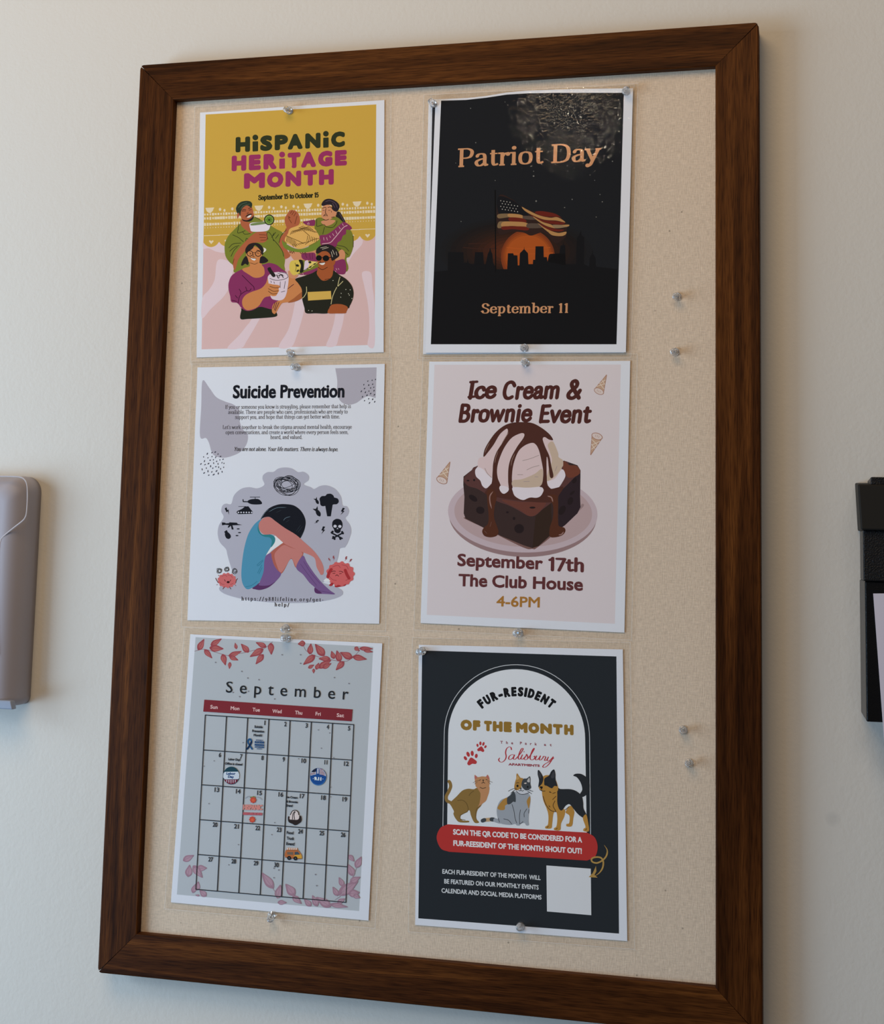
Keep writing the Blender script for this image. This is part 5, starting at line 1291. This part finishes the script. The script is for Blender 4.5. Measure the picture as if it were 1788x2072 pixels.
script([(812, 192), (806, 170), (785, 165), (760, 185), (750, 225), (756, 265), (745, 300), (715, 326), (688, 322), (676, 300), (686, 284)],
       [(845, 256), (820, 246), (792, 262), (782, 290), (800, 300), (828, 280), (845, 252), (832, 290), (852, 296), (880, 268)],
       [(880, 268), (915, 225), (936, 186), (920, 184), (895, 235), (884, 285), (900, 296), (924, 262)], [(928, 250), (914, 286), (930, 296), (958, 270)],
       [(945, 292), (968, 258), (974, 244), (984, 266), (984, 290), (962, 302), (948, 294)],
       [(984, 290), (1020, 245), (1050, 195), (1052, 180), (1036, 200), (1014, 260), (1012, 292), (1032, 304), (1056, 288), (1060, 264), (1046, 268)],
       [(1080, 262), (1066, 294), (1080, 304), (1104, 286), (1120, 262), (1108, 298), (1124, 304), (1146, 282)],
       [(1146, 282), (1156, 264), (1176, 274), (1164, 306), (1180, 308), (1196, 290)], [(1204, 274), (1192, 304), (1206, 314), (1232, 296), (1256, 272), (1226, 328), (1190, 368), (1158, 384), (1146, 372), (1170, 346), (1220, 318), (1262, 284)])
lg.e(F2, RD, 946, 216, 5)
lg.text('APARTMENTS', F2, (780, 362), (1113, 378), 26, '8a3f4b', 2.4)
def paw(f):
    pw = P6.part('printed_paw_print')
    pw.f(f, 'a3363a', (0, -4), (26, 18), (44, 44), (30, 62), (0, 54), (-30, 62), (-44, 44), (-26, 18))
    pw.many(f, 'a3363a', [disc(-50, -8, 13, 20, -20, 14), disc(-19, -38, 14, 24, -8, 14), disc(19, -38, 14, 24, 8, 14), disc(50, -8, 13, 20, 20, 14)])
paw(xform(F2, 382, 282, 1.18, -12)); paw(xform(F2, 492, 162, .86, 10))
BN, BND, TAN, BL_, GR, DGR, LN_ = '7d6238', '5f4a2a', 'a97a58', '26282d', '8c909b', '3c4046', '1d1c1e'
c1 = P6.part('printed_brown_cat')
c1.strokes(F2, BN, 34, [(160, 755), (125, 735), (120, 690), (145, 640), (165, 590), (160, 550), (148, 532)])
c1.f(F2, BN, (160, 760), (230, 690), (290, 630), (350, 610), (410, 615), (450, 600), (480, 640), (520, 720), (490, 790), (455, 830), (440, 880), (440, 930), (468, 968), (430, 975), (405, 950), (380, 890), (365, 840), (330, 860), (270, 900), (270, 930), (300, 950), (355, 950), (355, 968), (260, 966), (220, 930), (195, 880), (200, 850), (175, 800))
c1.f(F2, TAN, (445, 590), (480, 570), (570, 580), (575, 640), (560, 690), (540, 740), (490, 780), (450, 820), (470, 770), (480, 720), (482, 660), (460, 620))
c1.f(F2, TAN, (425, 540), (420, 490), (422, 462), (455, 485), (500, 478), (540, 480), (558, 460), (578, 495), (580, 545), (570, 590), (530, 610), (470, 600), (435, 590))
c1.f(F2, 'a5605a', (420, 500), (424, 466), (448, 486), (436, 505)); c1.f(F2, 'a5605a', (545, 482), (558, 464), (574, 495), (566, 510))
c1.many(F2, LN_, [[(500, 514), (524, 514), (512, 530)]])
c1.strokes(F2, LN_, 6, [(512, 530), (512, 542), (495, 550)], [(512, 542), (530, 550)], [(478, 595), (505, 606), (540, 598)], [(470, 520), (485, 514)], [(540, 512), (555, 516)])
c1.strokes(F2, '55463c', 4, [(405, 545), (440, 528), (470, 522)], [(420, 560), (450, 538)], [(560, 522), (610, 542)], [(560, 532), (590, 562)])
c1.strokes(F2, BND, 7, [(412, 632), (380, 655), (362, 682)], [(240, 735), (290, 732), (330, 760), (350, 810), (345, 850), (310, 870), (270, 890)], [(480, 790), (440, 830), (432, 900), (440, 940)], [(270, 890), (268, 930), (320, 945)])
c2 = P6.part('printed_calico_cat')
c2.strokes(F2, 'a88a6a', 40, [(515, 945), (560, 940), (620, 935)]); c2.strokes(F2, DGR, 42, [(505, 950), (525, 942)]); c2.strokes(F2, DGR, 44, [(600, 936), (622, 938)]); c2.strokes(F2, GR, 44, [(640, 945), (690, 960)])
c2.f(F2, GR, (845, 640), (900, 660), (980, 660), (1010, 680), (1015, 740), (1000, 860), (995, 950), (998, 995), (970, 1000), (950, 975), (905, 985), (900, 1000), (870, 1000), (850, 985), (800, 995), (700, 980), (668, 930), (655, 850), (665, 790), (700, 730), (770, 700), (810, 660))
c2.f(F2, '9b733c', (768, 705), (720, 730), (680, 780), (664, 820), (700, 838), (740, 830), (745, 790), (770, 770)); c2.f(F2, '9b733c', (1005, 690), (975, 740), (985, 790), (995, 820), (1008, 770), (1014, 720))
c2.f(F2, DGR, (830, 640), (850, 660), (858, 700), (856, 750), (830, 748), (800, 772), (768, 770), (768, 705), (800, 680))
c2.f(F2, 'b4b5bf', (850, 600), (880, 560), (940, 540), (1000, 560), (1018, 610), (1005, 650), (940, 672), (880, 660))
c2.f(F2, '9b733c', (842, 590), (850, 540), (862, 500), (865, 460), (875, 448), (905, 490), (940, 505), (920, 560), (915, 600), (880, 625), (850, 620))
c2.f(F2, DGR, (940, 505), (975, 500), (1005, 478), (1015, 500), (1015, 560), (1022, 600), (990, 622), (960, 625), (925, 590), (920, 550))
c2.f(F2, 'a9a4a6', (978, 530), (1002, 492), (1006, 540)); c2.f(F2, 'b08a5a', (864, 515), (872, 470), (895, 500))
c2.many(F2, LN_, [disc(877, 580, 12, 14), disc(985, 590, 10, 12), [(898, 600), (924, 600), (912, 618)]]); c2.f(F2, 'c9b6b0', (945, 552), (965, 545), (975, 552), (960, 558))
c2.strokes(F2, LN_, 6, [(865, 550), (880, 545), (892, 548)], [(912, 618), (905, 632), (890, 628)], [(912, 620), (925, 634), (942, 628)], [(862, 635), (900, 665), (950, 668), (1005, 650)])
c2.strokes(F2, LN_, 5, [(780, 635), (830, 610), (865, 605)], [(805, 658), (845, 625), (872, 615)], [(985, 620), (1042, 638)], [(980, 632), (1028, 664)])
c2.strokes(F2, '3a3b42', 6, [(818, 775), (840, 850), (850, 920), (868, 975)], [(908, 835), (898, 900), (900, 985)], [(975, 825), (948, 870), (948, 910)], [(730, 930), (780, 945), (815, 985)], [(672, 925), (685, 965)], [(905, 985), (935, 960)], [(1000, 830), (995, 870)])
d = P6.part('printed_dog')
ORG = 'a3773a'
d.f(F2, BL_, (1470, 470), (1500, 450), (1560, 455), (1620, 500), (1645, 570), (1630, 650), (1570, 698), (1540, 670), (1565, 620), (1550, 550), (1510, 490))
d.f(F2, ORG, (1390, 850), (1440, 790), (1480, 850), (1470, 920), (1455, 1005), (1400, 1010), (1398, 985), (1425, 975), (1430, 900), (1395, 870))
d.f(F2, ORG, (1140, 620), (1200, 580), (1300, 570), (1310, 700), (1310, 780), (1330, 830), (1380, 830), (1375, 900), (1340, 980), (1330, 1050), (1270, 1050), (1265, 1030), (1290, 1010), (1300, 930), (1290, 860), (1260, 870), (1245, 980), (1235, 1030), (1175, 1032), (1175, 1010), (1200, 990), (1205, 900), (1190, 830), (1150, 730))
d.f(F2, BL_, (1300, 590), (1330, 612), (1440, 615), (1510, 640), (1560, 690), (1575, 750), (1580, 820), (1610, 890), (1580, 920), (1520, 880), (1470, 820), (1430, 775), (1390, 790), (1350, 840), (1320, 825), (1300, 760), (1300, 680))
d.f(F2, ORG, (1572, 922), (1608, 885), (1630, 980), (1635, 1060), (1580, 1060), (1580, 1035), (1600, 1015))
d.f(F2, ORG, (1102, 590), (1120, 560), (1150, 480), (1200, 465), (1260, 480), (1300, 560), (1305, 630), (1250, 650), (1190, 640), (1130, 632), (1110, 615))
d.f(F2, BL_, (1098, 590), (1105, 520), (1092, 460), (1092, 420), (1104, 412), (1135, 455), (1152, 500), (1140, 550), (1120, 575))
d.f(F2, BL_, (1160, 545), (1165, 500), (1210, 470), (1235, 425), (1265, 405), (1280, 450), (1282, 510), (1300, 580), (1270, 580), (1240, 605), (1190, 580), (1165, 572))
d.f(F2, '3a3a40', (1100, 470), (1104, 430), (1128, 465), (1120, 500)); d.f(F2, '3a3a40', (1232, 480), (1262, 425), (1270, 480), (1250, 500))
d.f(F2, LN_, (1112, 590), (1130, 584), (1146, 592), (1132, 614)); d.strokes(F2, LN_, 6, [(1115, 622), (1140, 634), (1170, 634)], [(1132, 614), (1135, 628)], [(1180, 555), (1196, 562)])
d.strokes(F2, '4b3320', 7, [(1148, 690), (1180, 780), (1230, 840), (1285, 855)], [(1275, 740), (1255, 790), (1285, 850)], [(1285, 690), (1250, 725)], [(1388, 832), (1425, 800)], [(1215, 645), (1235, 652), (1220, 640)], [(1250, 660), (1280, 650)], [(1210, 790), (1222, 805)], [(1285, 1040), (1300, 1030)], [(1190, 1022), (1205, 1010)], [(1600, 1050), (1612, 1035)])
rbn = P6.part('printed_red_banner')
rbn.polys(F3, 'a0302f', [spline([(310, 292), (245, 265), (211, 180), (240, 102), (300, 71)], n=6) + spline([(1420, 138), (1480, 175), (1505, 250), (1485, 330), (1420, 363)], n=6)])
WT = 'c6c3c9'
rbn.text('SCAN THE QR CODE TO BE CONSIDERED FOR A', F3, (343, 154), (1380, 219), 45, WT, 2.3)
rbn.text('FUR-REESIDENT OF THE MONTH SHOUT OUT!', F3, (345, 244), (1378, 309), 45, WT, 2.3)
b = P6.part('body_lettering')
b.text('EACH FUR-RESIDENT OF THE MONTH  WILL', F3, (257, 468), (1047, 520), 37, 'b9bac1', 1.3)
b.text('BE FEATURED ON OUR MONTHLY EVENTS', F3, (272, 547), (1031, 597), 37, 'b9bac1', 1.3)
b.text('CALENDAR AND SOCIAL MEDIA PLATFORMS', F3, (250, 621), (1054, 677), 37, 'b9bac1', 1.3)
pn = P6.part('blank_white_panel')
pn.k(F3, 'bfbfc7', (1093, 402), (1450, 428), (1454, 802), (1098, 772))
ar = P6.part('printed_gold_arrow')
ar.strokes(F3, '9c7c47', 13, [(1558, 238), (1582, 280), (1575, 325), (1545, 360), (1500, 382), (1462, 372), (1458, 348), (1490, 335), (1530, 340), (1550, 370), (1545, 420), (1518, 462), (1480, 488)], taper=6)
ar.k(F3, '9c7c47', (1492, 406), (1495, 450), (1480, 478), (1505, 500), (1432, 496), (1465, 465))
P6.build()
PIN_Y = {**{i: -0.0016 for i in range(13)}, 6: -0.003, 7: -0.003, 8: -0.003}
# ------------------------------------------------------------------ clear push pins
def lathe(profile, n=24):
    V, F = [], []
    for r, h in profile:
        for k in range(n): V.append((r*math.cos(2*math.pi*k/n), -h, r*math.sin(2*math.pi*k/n)))
    m = len(profile)
    for j in range(m-1):
        for k in range(n): F.append((j*n+k, j*n+(k+1) % n, (j+1)*n+(k+1) % n, (j+1)*n+k))
    F.append(tuple(range(n-1, -1, -1))); F.append(tuple((m-1)*n+k for k in range(n)))
    return V, F
def make_pin():
    t = bpy.data.objects.new('push_pin', None); COL.objects.link(t); t.empty_display_size = 0.01
    V, F = lathe([(0.0040, 0.0), (0.0043, 0.0004), (0.0043, 0.0011), (0.0036, 0.0017), (0.0023, 0.0024), (0.0019, 0.0040), (0.0020, 0.0058), (0.0026, 0.0072), (0.0034, 0.0080), (0.0037, 0.0087), (0.0036, 0.0095), (0.0030, 0.0100)])
    me = bpy.data.meshes.new('head'); me.from_pydata(V, [], F); me.materials.append(M['pin']); me.polygons.foreach_set('use_smooth', [True]*len(F)); me.update()
    h = link('head', me, t)
    V, F = lathe([(0.0005, -0.006), (0.0006, -0.004), (0.0006, 0.0045)], 10)
    me = bpy.data.meshes.new('needle'); me.from_pydata(V, [], F); me.materials.append(M['steel']); me.update()
    link('needle', me, t)
    return t
PINS = [  # photo pixel of the base, tilt x, tilt z, label
 (586, 224, 8, -4, 'clear push pin at the top edge of the yellow festival poster'),
 (589, 716, -4, 6, 'clear push pin at the bottom edge of the yellow festival poster'),
 (601, 743, 3, -8, 'clear push pin at the top edge of the white helpline poster'),
 (579, 1271, 5, 3, 'clear push pin just below the white helpline poster'),
 (582, 1292, -6, -10, 'clear push pin at the top edge of the calendar sheet'),
 (549, 1851, 14, 14, 'clear push pin leaning below the bottom edge of the calendar sheet'),
 (877, 210, 2, -3, 'clear push pin at the top left corner of the black flag poster'),
 (1266, 185, 8, 8, 'clear push pin at the top right corner of the black flag poster'),
 (1061, 704, 6, 2, 'clear push pin at the bottom edge of the black flag poster'),
 (1063, 734, -3, 2, 'clear push pin at the top edge of the brownie poster'),
 (1051, 1280, 2, -14, 'clear push pin just below the brownie poster'),
 (855, 1317, 4, -12, 'clear push pin at the top left corner of the pet poster'),
 (1053, 1875, -10, 4, 'clear push pin at the bottom edge of the pet poster'),
 (1370, 600, 10, -6, 'upper of two loose clear pins on bare canvas right of the black flag poster'),
 (1366, 712, 8, -8, 'lower of two loose clear pins on bare canvas right of the black flag poster'),
 (1382, 1477, -8, 2, 'upper of two loose clear pins on bare canvas right of the pet poster'),
 (1394, 1544, -12, 3, 'lower of two loose clear pins on bare canvas right of the pet poster'),
]
pin0 = make_pin()
kids = list(pin0.children)
for i, (px, py, tx, tz, lab) in enumerate(PINS):
    if i == 0: t = pin0
    else:
        t = pin0.copy(); COL.objects.link(t)
        for k in kids:
            c = k.copy(); COL.objects.link(c); c.parent = t
    t.location = on(px, py, PIN_Y[i] if i in PIN_Y else -0.0004)
    t.rotation_euler = (R(tx), 0, R(tz))
    tag(t, lab, 'push pin', 'clear push pins on the board')
